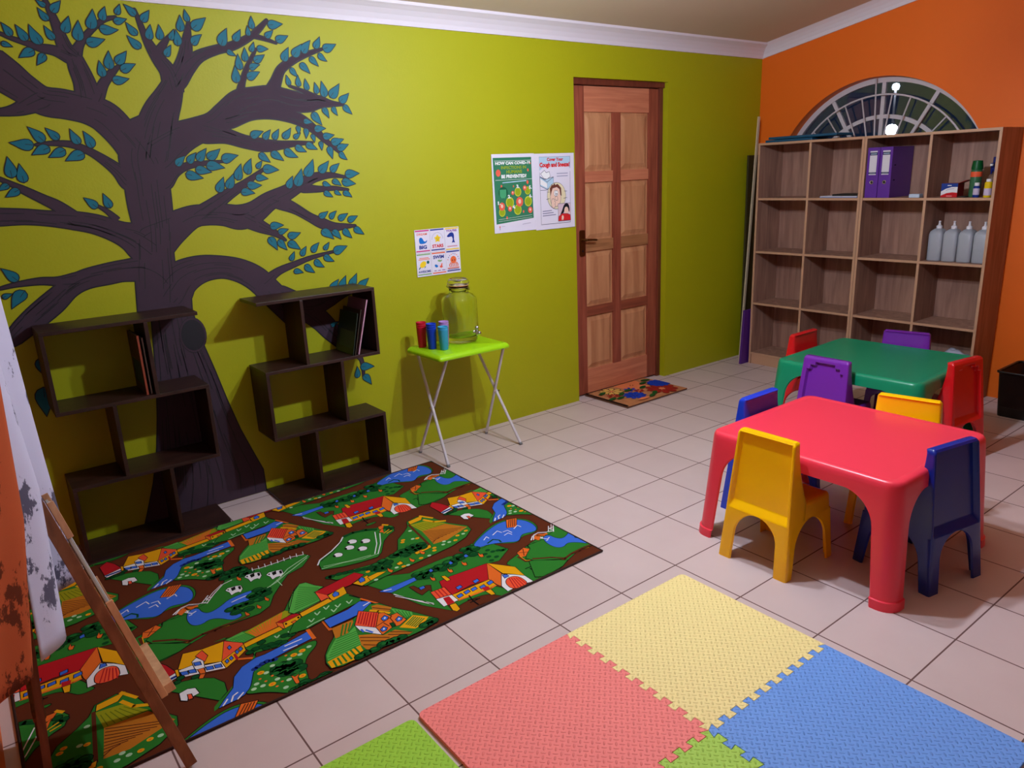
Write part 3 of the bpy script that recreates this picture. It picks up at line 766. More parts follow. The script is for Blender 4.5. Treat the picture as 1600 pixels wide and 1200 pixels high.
('l','green',0.004,[-441,-470,-363,-474]),
('l','green',0.004,[-451,-481,-367,-485]),
('l','green',0.004,[-461,-493,-371,-496]),
('l','green',0.004,[-471,-505,-375,-508]),
('l','green',0.004,[-481,-516,-379,-519]),
('l','green',0.004,[-491,-528,-383,-531]),
('l','green',0.004,[-501,-540,-387,-542]),
('l','green',0.004,[-511,-551,-391,-553]),
('p','yellow',[-521,-568,-396,-557,-403,-600,-447,-617,-523,-608],0,0),
('l','green',0.007,[-503,-574,-507,-610]),
('l','green',0.007,[-486,-571,-489,-609]),
('l','green',0.007,[-469,-567,-471,-608]),
('l','green',0.007,[-451,-564,-452,-607]),
('l','green',0.007,[-434,-560,-434,-606]),
('l','green',0.007,[-417,-557,-416,-605]),
('p','stripe',[-375,-500,-334,-527,-307,-559,-261,-556,-219,-610,-256,-612,-325,-594,-389,-600,-393,-559],0,0),
('l','brown',0.005,[-376,-516,-298,-584]),
('l','brown',0.005,[-382,-536,-322,-588]),
('l','brown',0.005,[-386,-562,-352,-595]),
('l','brown',0.005,[-293,-567,-235,-613]),
('l','brown',0.005,[-279,-557,-222,-607]),
('p','yellow',[-242,-555,-167,-520,-129,-567,-168,-593,-203,-598],0,0),
('l','green',0.005,[-215,-554,-169,-530]),
('l','green',0.005,[-212,-561,-164,-536]),
('l','green',0.005,[-208,-568,-160,-544]),
('l','green',0.005,[-205,-576,-155,-550]),
('l','green',0.005,[-201,-583,-151,-558]),
('l','green',0.005,[-198,-590,-146,-565]),
('p','lime',[-208,-426,-159,-498,-167,-520,-206,-514,-210,-463],0,0),
('l','green',0.004,[-201,-445,-202,-507]),
('l','green',0.004,[-193,-457,-196,-510]),
('l','green',0.004,[-184,-469,-190,-514]),
('l','green',0.004,[-176,-481,-183,-518]),
('l','green',0.004,[-168,-493,-177,-521]),
('p','stripe',[-255,-365,-234,-369,-201,-423,-220,-440,-266,-395],0,0),
('l','yellow',0.012,[-272,-389,-252,-412,-226,-450]),
('l','brown',0.005,[-257,-378,-212,-433]),
('b','dark',0.02,[-424,-613,-401,-609,-370,-613,-334,-602,-311,-606,-290,-608,-265,-612,-168,-601,-149,-600,-129,-599],1),
('b','mid',0.009,[-418,-610,-367,-607,-330,-602,-286,-602,-165,-604],0),
('b','dark',0.018,[-589,-635,-568,-631,-549,-633,-539,-635],1),
('p','tomato',[-357,-437,-307,-364,-257,-422,-305,-500,-309,-505],1,0),
('l','red',0.005,[-343,-433,-304,-377]),
('l','red',0.005,[-338,-443,-297,-384]),
('l','red',0.005,[-332,-453,-290,-391]),
('l','red',0.005,[-327,-462,-284,-398]),
('l','red',0.005,[-322,-472,-277,-406]),
('l','red',0.005,[-316,-482,-270,-413]),
('l','red',0.005,[-311,-492,-263,-420]),
('p','white',[-358,-440,-306,-503,-308,-553,-329,-527,-358,-480],1,0),
('l','blue',0.008,[-352,-476,-352,-494]),
('l','blue',0.008,[-341,-490,-329,-518]),
('p','orange',[-305,-500,-257,-427,-241,-436,-234,-470,-204,-469,-200,-528,-235,-543,-259,-536,-308,-553],1,0),
('p','blue',[-266,-464,-248,-454,-242,-471,-253,-482,-266,-480],1,0),
('p','white',[-259,-467,-251,-463,-250,-469,-257,-474],0,0),
('p','blue',[-228,-503,-211,-493,-205,-510,-216,-520,-229,-519],1,0),
('p','white',[-222,-506,-214,-502,-213,-508,-220,-513],0,0),
('p','blue',[-300,-522,-283,-513,-277,-528,-287,-539,-300,-537],1,0),
('p','white',[-293,-525,-286,-521,-285,-527,-291,-532],0,0),
('p','dark',[-256,-511,-244,-513,-248,-536,-260,-537],1,0),
('l','brown',0.004,[-300,-495,-231,-477]),
('l','brown',0.004,[-272,-493,-266,-525]),
('l','brown',0.004,[-223,-462,-240,-484,-244,-526]),
]
LIMBS=[[-537,1002,159,-516,1164,168,-503,1271,155,-491,1376,165,-489,1480,178,-485,1583,182,-480,1684,195,-446,1773,170],
[-485,1654,151,-513,1714,137,-551,1774,127,-604,1841,129,-670,1873,111,-745,1891,109,-819,1903,107,-876,1946,112,-924,1989,128,-970,2030,134],
[-835,1902,70,-898,1874,47,-940,1862,30,-981,1857,21],
[-652,1897,102,-657,1971,78,-669,2026,69,-681,2075,54,-705,2109,48,-718,2175,31,-729,2226,21,-744,2281,10],
[-695,2070,45,-742,2092,33,-790,2100,25,-836,2115,15,-881,2129,10,-917,2144,7],
[-671,2084,40,-646,2126,22,-603,2174,16,-547,2219,12,-499,2234,6],
[-616,1926,42,-589,1973,31,-556,2012,24,-521,2043,8],
[-439,1693,171,-416,1773,166,-384,1853,141,-343,1922,110,-311,1982,80],
[-315,1972,80,-325,2031,65,-356,2082,50,-382,2133,34,-398,2179,21,-409,2225,14,-420,2270,6],
[-357,2106,28,-327,2141,21,-297,2178,5],
[-295,2003,76,-264,2053,60,-242,2103,50,-229,2152,39,-217,2201,20,-208,2240,6],
[-285,2003,71,-242,2054,61,-184,2101,43,-106,2132,33,-28,2154,31,54,2195,23,104,2234,19,143,2272,9],
[77,2201,16,132,2190,11,176,2177,4],
[-420,1693,173,-330,1752,134,-242,1788,106,-164,1814,102,-104,1855,108,-31,1909,109,40,1931,94,122,1944,85,213,1924,93,297,1915,77,360,1922,55,423,1915,24,487,1912,6],
[123,1954,67,153,2008,47,184,2062,36,242,2102,28,312,2134,20,402,2164,6],
[-25,1950,32,-6,2003,22,25,2066,15,75,2145,5],
[-84,1845,86,8,1869,66,101,1874,62,193,1858,57,262,1832,50,319,1793,36,365,1747,23,441,1683,7],
[-201,1782,95,-117,1766,64,-32,1739,54,57,1722,54,127,1721,36,212,1728,19,299,1731,6],
[361,1927,36,314,1954,22,268,1974,11,216,1991,4],
[-408,1580,72,-362,1614,40,-307,1637,25,-232,1647,15,-145,1653,4],
[-500,1324,198,-411,1370,137,-321,1412,96,-256,1418,87,-180,1413,94,-104,1397,108,-32,1415,98,45,1461,81,134,1496,68,212,1533,54,291,1565,40,383,1573,19,461,1561,5],
[-289,1415,76,-217,1459,59,-144,1504,45,-59,1550,28,42,1615,6],
[235,1515,37,310,1508,23,388,1509,15,467,1498,5],
[92,1459,65,173,1419,45,242,1374,38,303,1340,47,366,1317,38,433,1315,20,488,1314,5],
[-61,1377,68,-7,1345,53,49,1314,29,104,1272,5],
[-508,1271,165,-568,1330,142,-630,1366,94,-716,1408,78,-802,1431,70,-887,1445,57,-969,1457,57,-1066,1462,65],
[-800,1444,56,-844,1491,41,-890,1522,32,-950,1561,25,-986,1585,15,-1029,1611,10],
[-638,1428,23,-665,1460,13,-702,1488,4],
[-564,1586,70,-594,1627,49,-642,1672,33,-690,1707,23,-747,1734,20,-815,1740,12,-875,1735,4],
[-469,1067,168,-502,1145,165,-561,1194,115,-636,1202,89,-712,1195,85,-797,1182,78,-863,1153,77,-932,1100,90,-999,1052,88,-1055,1010,77,-1100,972,62],
[-816,1188,54,-896,1186,32,-963,1194,24,-1048,1190,14,-1105,1181,7],
[-467,1079,180,-410,1140,156,-322,1173,122,-224,1173,100,-140,1147,106,-68,1100,115,-11,1033,118,48,958,116,108,881,112],
[45,981,131,156,920,115,235,848,103,297,769,92,378,668,52,437,610,21,450,557,15,448,499,8],
[91,943,100,209,926,89,300,947,70,394,969,28,508,989,8],
[-19,1083,47,48,1123,31,138,1150,22,231,1174,14,365,1194,5]]
TRUNK=[-554,1187,-556,1078,-561,1018,-571,896,-587,709,-613,519,-640,366,-682,201,-730,64,-753,2,-167,0,-169,122,-209,236,-252,363,-294,527,-332,698,-363,822,-382,942,-388,993,-382,1056,-344,1151]
LEAVES=[-745,2255,-774,2274,-728,2235,-691,2277,-746,2203,-773,2244,-699,2163,-672,2222,-738,2134,-763,2180,-834,2123,-860,2177,-788,2113,-815,2181,-883,2137,-906,2182,-920,2109,-887,2099,-816,2090,-870,2061,-782,2078,-814,2037,-653,2135,-640,2209,-601,2183,-580,2255,-551,2218,-533,2269,-493,2246,-475,2283,-507,2217,-459,2230,-566,2186,-498,2186,-624,2128,-555,2146,-585,2001,-590,2061,-555,2032,-548,2100,-525,2055,-480,2104,-512,2028,-454,2056,-551,1989,-489,1997,-419,2247,-457,2285,-399,2226,-364,2270,-427,2172,-461,2216,-421,2121,-465,2165,-382,2157,-368,2214,-339,2160,-334,2216,-295,2162,-276,2202,-325,2094,-298,2138,-249,2199,-241,2261,-211,2240,-218,2285,-197,2212,-134,2260,-268,2140,-268,2202,-207,2149,-162,2190,-82,2151,-47,2223,-20,2175,14,2222,70,2231,72,2282,49,2200,49,2240,-58,2131,-23,2112,146,2252,216,2262,128,2200,166,2230,177,2188,236,2212,-35,1997,-32,2068,-10,2054,-12,2117,17,2091,23,2147,51,2134,68,2172,81,2146,132,2149,60,2093,111,2122,35,2061,83,2079,18,2019,78,2047,201,2100,232,2160,251,2124,300,2179,301,2142,345,2198,365,2167,396,2217,408,2164,477,2190,381,2141,421,2111,335,2123,374,2087,283,2093,327,2052,232,2070,263,2034,216,1994,207,2037,264,1990,264,2039,305,1975,299,2024,352,1960,346,2009,391,1945,382,2016,420,1945,475,2008,469,1924,522,1965,487,1907,529,1868,428,1900,449,1861,376,1894,402,1849,317,1871,360,1815,268,1832,311,1826,235,1809,236,1770,276,1798,271,1753,319,1793,377,1798,360,1758,419,1767,401,1729,468,1746,430,1700,492,1720,441,1683,477,1647,386,1712,399,1654,344,1736,346,1696,304,1770,312,1734,-1,1761,59,1784,60,1749,95,1790,107,1749,137,1793,155,1754,197,1798,209,1754,243,1776,28,1684,75,1645,87,1689,142,1651,154,1699,216,1664,211,1715,263,1689,267,1725,321,1700,-353,1640,-311,1680,-300,1649,-262,1692,-257,1658,-214,1710,-213,1668,-153,1707,-150,1658,-75,1678,-223,1636,-144,1624,-273,1622,-206,1607,-318,1603,-247,1582,-187,1517,-155,1581,-143,1532,-107,1595,-91,1568,-66,1638,-42,1593,-15,1661,8,1619,35,1649,36,1613,112,1607,-4,1575,53,1568,-49,1544,18,1539,-82,1512,-20,1504,149,1519,178,1574,193,1528,228,1607,248,1572,293,1651,320,1589,375,1641,382,1591,431,1628,459,1573,537,1577,438,1541,511,1526,386,1547,430,1521,333,1537,374,1520,334,1493,377,1467,393,1496,424,1474,439,1487,483,1461,293,1370,342,1395,351,1360,388,1394,397,1351,450,1378,449,1341,504,1362,479,1302,531,1267,418,1301,460,1254,357,1299,399,1253,298,1304,359,1256,35,1342,101,1345,72,1310,123,1323,119,1289,183,1301,115,1259,173,1221,68,1275,104,1225,22,1291,56,1229,116,1170,140,1210,175,1188,205,1230,234,1201,275,1243,300,1207,330,1240,351,1189,428,1213,296,1176,346,1143,242,1157,289,1119,188,1138,234,1097,127,1115,173,1103,314,987,361,1045,369,993,404,1059,425,999,467,1064,473,986,534,1031,-884,1734,-963,1744,-844,1747,-891,1802,-791,1756,-830,1798,-721,1736,-744,1793,-674,1721,-697,1785,-831,1724,-895,1697,-777,1713,-838,1686,-710,1698,-781,1671,-981,1611,-982,1689,-944,1591,-947,1661,-998,1584,-1035,1563,-966,1564,-1015,1538,-699,1477,-742,1519,-649,1474,-667,1532,-1039,1205,-1086,1259,-1104,1144,-1069,1154,-1024,1161,-1080,1096,435,556,516,544,409,499,416,560,449,506,490,446,291,808,333,823,-1034,748,-1045,621,-1024,874,-1012,787]
HOLLOW=(-0.402,0.874,0.051,0.073)
# ------------------------------------------------------------------ mural on the green wall
TRUNKM = mat('mural_bark', (66, 50, 62), .7, spec=.2, var=.12, vscale=6); OUTL = mat('mural_outline', (16, 14, 20), .6); LEAFM = mat('mural_leaf', (16, 104, 122), .6, spec=.3, var=.1, vscale=20)
HOLM = mat('mural_hollow', (20, 16, 26), .7)
def wallfn(x, y, z): return (x-4, -.0014-z, y)
mural = thing('tree_mural', 'painted brown tree with teal leaves on the green wall behind the dark shelves', 'wall painting', (-4.45, 0, 0))
def catmull(P, n=6):
    out = []
    for i in range(len(P)-1):
        p0, p1, p2, p3 = P[max(i-1, 0)], P[i], P[i+1], P[min(i+2, len(P)-1)]
        for k in range(n):
            t = k/n
            out.append(tuple(.5*((2*b)+(-a+c)*t+(2*a-5*b+4*c-d)*t*t+(-a+3*b-3*c+d)*t**3) for a, b, c, d in zip(p0, p1, p2, p3)))
    out.append(tuple(P[-1])); return out
pt = Pat(wallfn, 1.5e-4, clip=(-1.405, 3.9, .002, 2.299))
def ribbon(path, extra, m, lv):
    L_, R_ = [], []
    for i, p in enumerate(path):
        a, c = path[max(i-1, 0)], path[min(i+1, len(path)-1)]; d = Vector((c[0]-a[0], c[1]-a[1]))
        if d.length < 1e-6: continue
        d.normalize(); w = p[2]/2+extra; L_.append((p[0]-d.y*w, p[1]+d.x*w)); R_.append((p[0]+d.y*w, p[1]-d.x*w))
    for i in range(len(L_)-1):
        pt.tri([L_[i], R_[i], R_[i+1]], m, lv); pt.tri([L_[i], R_[i+1], L_[i+1]], m, lv)
    e = path[-1]; lv += .008 if lv > 0 else -.008; pt.tri([(e[0]+(e[2]/2+extra)*math.cos(q*PI/4), e[1]+(e[2]/2+extra)*math.sin(q*PI/4)) for q in range(8)], m, lv)
rnd = random.Random(11)
tr = [(TRUNK[i]/1000, TRUNK[i+1]/1000) for i in range(0, len(TRUNK), 2)]
pt.raw(grow(tr, .006), OUTL, 0); pt.raw(tr, TRUNKM, 1)
for li, L in enumerate(LIMBS):
    pp = [(L[i]/1000, L[i+1]/1000, max(.004, L[i+2]/1000)) for i in range(0, len(L), 3)]
    d0 = Vector((pp[0][0]-pp[1][0], pp[0][1]-pp[1][1])).normalized()*min(.03, pp[0][2]*.55)
    if li: pp = [(pp[0][0]+d0.x, pp[0][1]+d0.y, pp[0][2]*.9)]+pp
    path = catmull(pp)
    ribbon(path, .0055, OUTL, -1-.02*li); ribbon(path, 0, TRUNKM, 1.02+.02*li)
    wmax = max(p[2] for p in path)
    for k in range(int(wmax/.011)):
        fr = rnd.uniform(-.42, .42); i0 = rnd.randrange(0, max(1, len(path)-6)); i1 = min(len(path)-1, i0+rnd.randrange(5, 14)); q = []
        for i in range(i0, i1+1):
            a, c = path[max(i-1, 0)], path[min(i+1, len(path)-1)]; d = Vector((c[0]-a[0], c[1]-a[1]))
            if d.length < 1e-6: continue
            d.normalize()
            if path[i][2] < .035: break
            w = path[i][2]*fr; q.append((path[i][0]-d.y*w, path[i][1]+d.x*w))
        if len(q) > 2: pt.line(q, .0034, OUTL, 2.5)
def edge_x(E, z):
    for (xa, za), (xb, zb) in zip(E, E[1:]):
        if min(za, zb) <= z <= max(za, zb) and za != zb: return xa+(xb-xa)*(z-za)/(zb-za)
    return E[0][0] if abs(z-E[0][1]) < abs(z-E[-1][1]) else E[-1][0]
TL_, TR_ = tr[:10], tr[10:]
for k in range(48):
    t0 = rnd.uniform(0, .8); t1 = min(1, t0+rnd.uniform(.1, .35)); s = rnd.uniform(.06, .94); q = []
    for i in range(8):
        t = t0+(t1-t0)*i/7; z = 1.05*(1-t)
        xl = edge_x(TL_, z); xr = edge_x(TR_, z)
        q.append((xl+(xr-xl)*s+.004*math.sin(9*t+k), z))
    pt.line(q, .0036, OUTL, 2.6)
hx, hz, hw, hh = -4.40+4, .872, .053, .074
for r, m in ((1.16, OUTL), (1.12, TRUNKM), (1.0, HOLM)):
    pt.lv = 4+int((1.2-r)*50); pt.disc(hx, hz, hw*r, m, ry=hh*r, n=24)
pt.build('painted_trunk', mural, T=local(mural))
pl_ = Pat(wallfn, 1.5e-4, clip=(-1.405, 3.9, .002, 2.299)); pl_.lv = 0
for i in range(0, len(LEAVES), 4):
    ax, ay, bx, by = [v/1000 for v in LEAVES[i:i+4]]; d = Vector((bx-ax, by-ay)); L = d.length
    if L < .02: continue
    n_ = Vector((-d.y, d.x))/L; w = min(.29*L, .04); cv = rnd.uniform(-.06, .06)*L
    P = []
    for t in (0, .08, .2, .35, .5, .65, .8, .92, 1): P.append((t, w*math.sin(PI*t**.62)*(1-.35*t)+0))
    pts = [(ax+d.x*t+n_.x*(h+cv*math.sin(PI*t)), ay+d.y*t+n_.y*(h+cv*math.sin(PI*t))) for t, h in P]+[(ax+d.x*t+n_.x*(-h+cv*math.sin(PI*t)), ay+d.y*t+n_.y*(-h+cv*math.sin(PI*t))) for t, h in P[-2:0:-1]]
    pl_.raw(grow(pts, .0036), OUTL, 5); pl_.raw(pts, LEAFM, 6); pl_.line([(ax, ay), (ax+d.x*.35, ay+d.y*.35)], .0022, OUTL, 7)
pl_.build('painted_leaves', mural, T=local(mural))

# ------------------------------------------------------------------ printed farm rug
RC = dict(green=(44, 118, 40), lime=(84, 168, 70), dark=(12, 72, 30), mid=(30, 104, 42), blue=(58, 104, 206), red=(178, 26, 34), orange=(222, 104, 36), yellow=(226, 160, 14), white=(226, 222, 226), olive=(150, 150, 22), black=(16, 14, 14), brown=(92, 42, 22), tomato=(232, 84, 50), pale=(170, 206, 164), stripe=(186, 112, 30), navy=(26, 48, 128), olive2=(104, 112, 18))
RM = {k: mat('rug_'+k, v, .95, spec=.1, bump=.35, bscale=900) for k, v in RC.items()}
RX0, RX1, RY0, RY1 = -5.37, -3.318, -1.632, -.262
RT = .006
rug = thing('farm_rug', 'brown and green printed farm scene play rug in front of the dark shelves', 'rug', ((RX0+RX1)/2, (RY0+RY1)/2, 0))
mb = MB()
nx, ny = 60, 40
def rz_(x, y):
    u = (x-RX0)/(RX1-RX0); return 0
mb.box(RX0, RX1, RY0, RY1, .0005, RT, RM['brown']); mb.build('pile', rug, .002, T=local(rug))
mb = MB()
DKB = mat('rug_binding', (44, 18, 10), .9)
for a, b_ in (((RX0, RY0), (RX1, RY0)), ((RX1, RY0), (RX1, RY1)), ((RX1, RY1), (RX0, RY1)), ((RX0, RY1), (RX0, RY0))):
    mb.tube([(a[0], a[1], .0045), (b_[0], b_[1], .0045)], .0042, DKB, 8)
mb.build('bound_edge', rug, T=local(rug))
def rugfn(x, y, z): return (x-4, y-1, RT+.0002+z)
cl = (RX0+4+.006, RX1+4-.006, RY0+1+.006, RY1+1-.006)
pt = Pat(rugfn, 2.5e-6, clip=cl)
offs = [(i*-1.365, i*.448+j*.895) for i in (-1, 0, 1, 2) for j in (-3, -2, -1, 0, 1, 2)]
OK_ = RM['black']; DG = RM['dark']
for it in RUG:
    kind = it[0]; m = RM[it[1]]
    arr = it[2] if kind == 'p' else it[3]
    P = [(arr[i]/1000, arr[i+1]/1000) for i in range(0, len(arr), 2)]
    if kind == 'p' and it[4]: P = chaikin(P, 2)
    pt.lv += 4
    base = pt.lv
    for ox, oy in offs:
        Q = [(p[0]+ox, p[1]+oy) for p in P]
        if max(q[0] for q in Q) < cl[0]-.05 or min(q[0] for q in Q) > cl[1]+.05 or max(q[1] for q in Q) < cl[2]-.05 or min(q[1] for q in Q) > cl[3]+.05: continue
        if kind == 'p':
            if it[3]: pt.raw(grow(Q, .0028), OK_, base)
            pt.raw(Q, m, base+1)
        elif kind == 'l': pt.line(Q, it[2], m, base)
        else:
            r = it[2]
            for q in Q:
                if it[4]: pt.raw([(q[0]+(r+.0025)*math.cos(t*PI/5), q[1]+(r*.8+.0025)*math.sin(t*PI/5)) for t in range(10)], OK_, base)
                pt.raw([(q[0]+r*math.cos(t*PI/5), q[1]+r*.8*math.sin(t*PI/5)) for t in range(10)], m, base+1)
                if it[4] and r > .016:
                    pt.line([(q[0]+r*.6*math.cos(t), q[1]+r*.5*math.sin(t)) for t in (.6, 1.2, 1.8, 2.4)], .004, RM['mid'], base+2)
pt.build('printed_pattern', rug, T=local(rug))

# ------------------------------------------------------------------ foam mats
def foam_mat(name, rgb):
    m = bpy.data.materials.new(name); m.use_nodes = True; nt = m.node_tree; b = nt.nodes['Principled BSDF']
    b.inputs['Base Color'].default_value = lin(rgb)+(1,); b.inputs['Roughness'].default_value = .62; b.inputs['Specular IOR Level'].default_value = .35
    tc = nt.nodes.new('ShaderNodeTexCoord'); mp = nt.nodes.new('ShaderNodeMapping'); c = .0165
    mp.inputs['Rotation'].default_value = (0, 0, PI/4); mp.inputs['Scale'].default_value = (1/c, 1/c, 1); nt.links.new(tc.outputs['Object'], mp.inputs[0])
    s = nt.nodes.new('ShaderNodeSeparateXYZ'); nt.links.new(mp.outputs[0], s.inputs[0])
    x, y = s.outputs[0], s.outputs[1]
    par = math_node(nt, 'MODULO', math_node(nt, 'ADD', math_node(nt, 'FLOOR', x), math_node(nt, 'ADD', math_node(nt, 'FLOOR', y), 1000)), 2)
    par = math_node(nt, 'ROUND', math_node(nt, 'ABSOLUTE', par))
    u = math_node(nt, 'SUBTRACT', math_node(nt, 'FRACT', x), .5); v = math_node(nt, 'SUBTRACT', math_node(nt, 'FRACT', y), .5)
    def lerp(a, b_): return math_node(nt, 'ADD', math_node(nt, 'MULTIPLY', a, math_node(nt, 'SUBTRACT', 1, par)), math_node(nt, 'MULTIPLY', b_, par))
    a = lerp(u, v); b2 = lerp(v, u)
    q = math_node(nt, 'ADD', math_node(nt, 'POWER', math_node(nt, 'MULTIPLY', math_node(nt, 'ABSOLUTE', a), 1/.17), 2), math_node(nt, 'POWER', math_node(nt, 'MULTIPLY', math_node(nt, 'ABSOLUTE', b2), 1/.47), 2))
    h = math_node(nt, 'MAXIMUM', math_node(nt, 'SUBTRACT', 1, q), 0)
    h = math_node(nt, 'POWER', h, .5)
    bp = nt.nodes.new('ShaderNodeBump'); bp.inputs['Strength'].default_value = 1; bp.inputs['Distance'].default_value = .0032
    nt.links.new(h, bp.inputs['Height']); nt.links.new(bp.outputs[0], b.inputs['Normal'])
    return m
def teeth(a, b, h=.011, n=10, flip=1):
    """dovetail polyline from a to b"""
    a, b = Vector(a), Vector(b); d = (b-a); L = d.length; d /= L; nn = Vector((-d.y, d.x))*flip
    m0 = .012; p = (L-2*m0)/n; out = [a]
    for k in range(n):
        s = m0+k*p
        for t, hh in ((.27, -1), (.20, 1), (.80, 1), (.73, -1)): out.append(a+d*(s+t*p)+nn*h*hh)
    out.append(b)
    return [tuple(v) for v in out]
MX0, MX1, MX2 = -4.419, -3.822, -3.222; MY0, MY1, MY2 = -1.976, -2.574, -3.172
e_yr = teeth((MX1, MY0), (MX1, MY1)); e_yb = teeth((MX2, MY1), (MX1, MY1)); e_rg = teeth((MX1, MY1), (MX0, MY1)); e_bg = teeth((MX1, MY1), (MX1, MY2))
def rnd_c(p, q, r_, k=5):  # rounded corner between directions
    return [p]
def foam(name, rgb, outline, label):
    m = foam_mat('foam_'+label.split()[0], rgb); xs = [p[0] for p in outline]; ys = [p[1] for p in outline]
    c = ((max(xs)+min(xs))/2, (max(ys)+min(ys))/2)
    # shrink a hair so the interlocked teeth keep a seam
    P = grow(outline, -.0006); P = [(p[0]-c[0], p[1]-c[1]) for p in P]
    mb = MB(); mb.prism(P, .0005, .012, m, 'z'); o = mb.build(name, None, .0012, 2); o.location = (c[0], c[1], 0)
    return tag(o, label, 'foam mat', 'interlocking foam floor mats')
def corner(cx, cy, sx_, sy_, r=.02, n=5):
    pts = [(cx - sx_*r + sx_*r*math.sin(PI/2*k/n), cy - sy_*r + sy_*r*math.cos(PI/2*k/n)) for k in range(n+1)]
    return pts
# yellow: e_yr down the left side, e_yb along the bottom
foam('foam_mat', (252, 232, 158), e_yr + e_yb[::-1][1:] + corner(MX2, MY0, 1, 1)[::-1] , 'pale yellow foam puzzle mat on the tiles, the topmost of the set')
foam('foam_mat', (252, 136, 130), corner(MX0, MY0, -1, 1) + [(MX0, MY1)] + e_rg[::-1][1:-1] + e_yr[::-1][0:-1] + [(MX1, MY0)], 'coral pink foam puzzle mat left of the yellow one')
foam('foam_mat', (112, 162, 240), e_yb + e_bg[1:] + corner(MX2, MY2, 1, -1), 'blue foam puzzle mat right of and below the yellow one')
foam('foam_mat', (172, 216, 84), [(MX0, MY1), (MX0, MY2), (MX1, MY2)] + e_bg[::-1][1:] + e_rg[1:-1], 'green foam puzzle mat at the bottom edge between the pink and blue ones')
foam('foam_mat', (158, 214, 60), corner(-4.437, -1.985, 1, 1) + [(-4.437, -2.585), (-5.037, -2.585), (-5.037, -1.985)], 'bright lime green foam mat left of the coral pink mat')

# ------------------------------------------------------------------ door mat
COIR = mat('coir', (186, 124, 82), 1, spec=.1, bump=.8, bscale=400, var=.2, vscale=40)
dm = thing('doormat', 'flower patterned brown coir doormat in front of the wooden door', 'doormat', (-1.535, -.15, 0), .012)
T = local(dm)
mb = MB(); W_, H_ = .31, .205
mb.box(-W_, W_, -H_, H_, .0005, .010, mat('mat_backing', (96, 58, 38), .9)); mb.build('backing', dm, .002)
pt = Pat(lambda x, y, z: (x, y, .0103+z), 8e-5, clip=(-W_, W_, -H_, H_))
pt.rect(-W_+.02, W_, -H_, H_, COIR)
cb, cr, cy, cg, co, ck = [mat('coir_'+n_, c, 1, spec=.1, bump=.8, bscale=400) for n_, c in (('blue', (30, 60, 170)), ('red', (160, 42, 30)), ('yellow', (226, 180, 90)), ('green', (38, 84, 34)), ('peach', (226, 128, 80)), ('black', (40, 24, 20)))]
def flower(x, y, r, m, c, n=8, out=None):
    for k in range(n):
        a = 2*PI*k/n; P = [(x+r*t*math.cos(a)-s*math.sin(a), y+r*t*math.sin(a)+s*math.cos(a)) for t, s in ((.15, 0), (.5, r*.2), (.85, r*.2), (1, 0), (.85, -r*.2), (.5, -r*.2))]
        pt.poly(P, m, out, .005)
    pt.disc(x, y, r*.2, c)
pt.poly([(-.03, .2), (.2, .2), (.17, .03), (.0, .02)], co); flower(.09, .13, .02, cr, cy, 4)
flower(-.13, .12, .085, cy, co, 8, ck); flower(.0, .06, .05, cb, cy, 6); flower(-.08, -.06, .085, cb, cb, 10); flower(-.2, .03, .05, cr, co, 6); flower(.02, -.01, .04, cr, co, 6)
flower(.17, -.09, .12, cr, co, 9); flower(.26, .02, .09, cb, cb, 12); pt.disc(.27, .02, .06, cb)
for x, y, a in ((-.13, .02, .5), (-.2, -.04, .2), (.1, .03, .3), (.18, .1, .2), (.25, .14, -.3), (.0, -.15, .4), (.06, -.12, .6), (-.22, .12, .3), (-.03, .05, 0), (-.26, -.02, .2)):
    pt.disc(x, y, .04, cg, ry=.018, a0=a)
pt.disc(-.1, -.16, .05, co, ry=.02)
pt.line([(-W_, -H_), (-W_, H_)], .03, ck); pt.build('pattern', dm)
# ------------------------------------------------------------------ posters and cards on the wall
PAPER = mat('paper', (226, 222, 236), .35, spec=.5)
def sheet(name, label, cat, x0, x1, z0, z1, draw, y=-.0045, group=None, skew=0):
    t = thing(name, label, cat, ((x0+x1)/2, 0, z0), 0, group)
    mb = MB(); mb.box(x0, x1, y, y+.0012, z0, z1, PAPER); mb.build('paper', t, T=local(t))
    W, Hh = x1-x0, z1-z0
    pt = Pat(lambda u, v, d: (x0+u*W, y-.0002-d, z0+v*Hh), 6e-5, clip=(0, 1, 0, 1)); draw(pt); pt.build('print', t, T=local(t))
    return t
pw, pg, pl2, po, pr, pk, pb, pskin, pbr, pcr, plb = [flat(c) for c in ((238, 238, 238), (52, 124, 90), (150, 170, 24), (232, 98, 76), (210, 36, 40), (24, 24, 34), (120, 168, 210), (236, 200, 180), (110, 56, 40), (226, 214, 176), (176, 206, 226))]
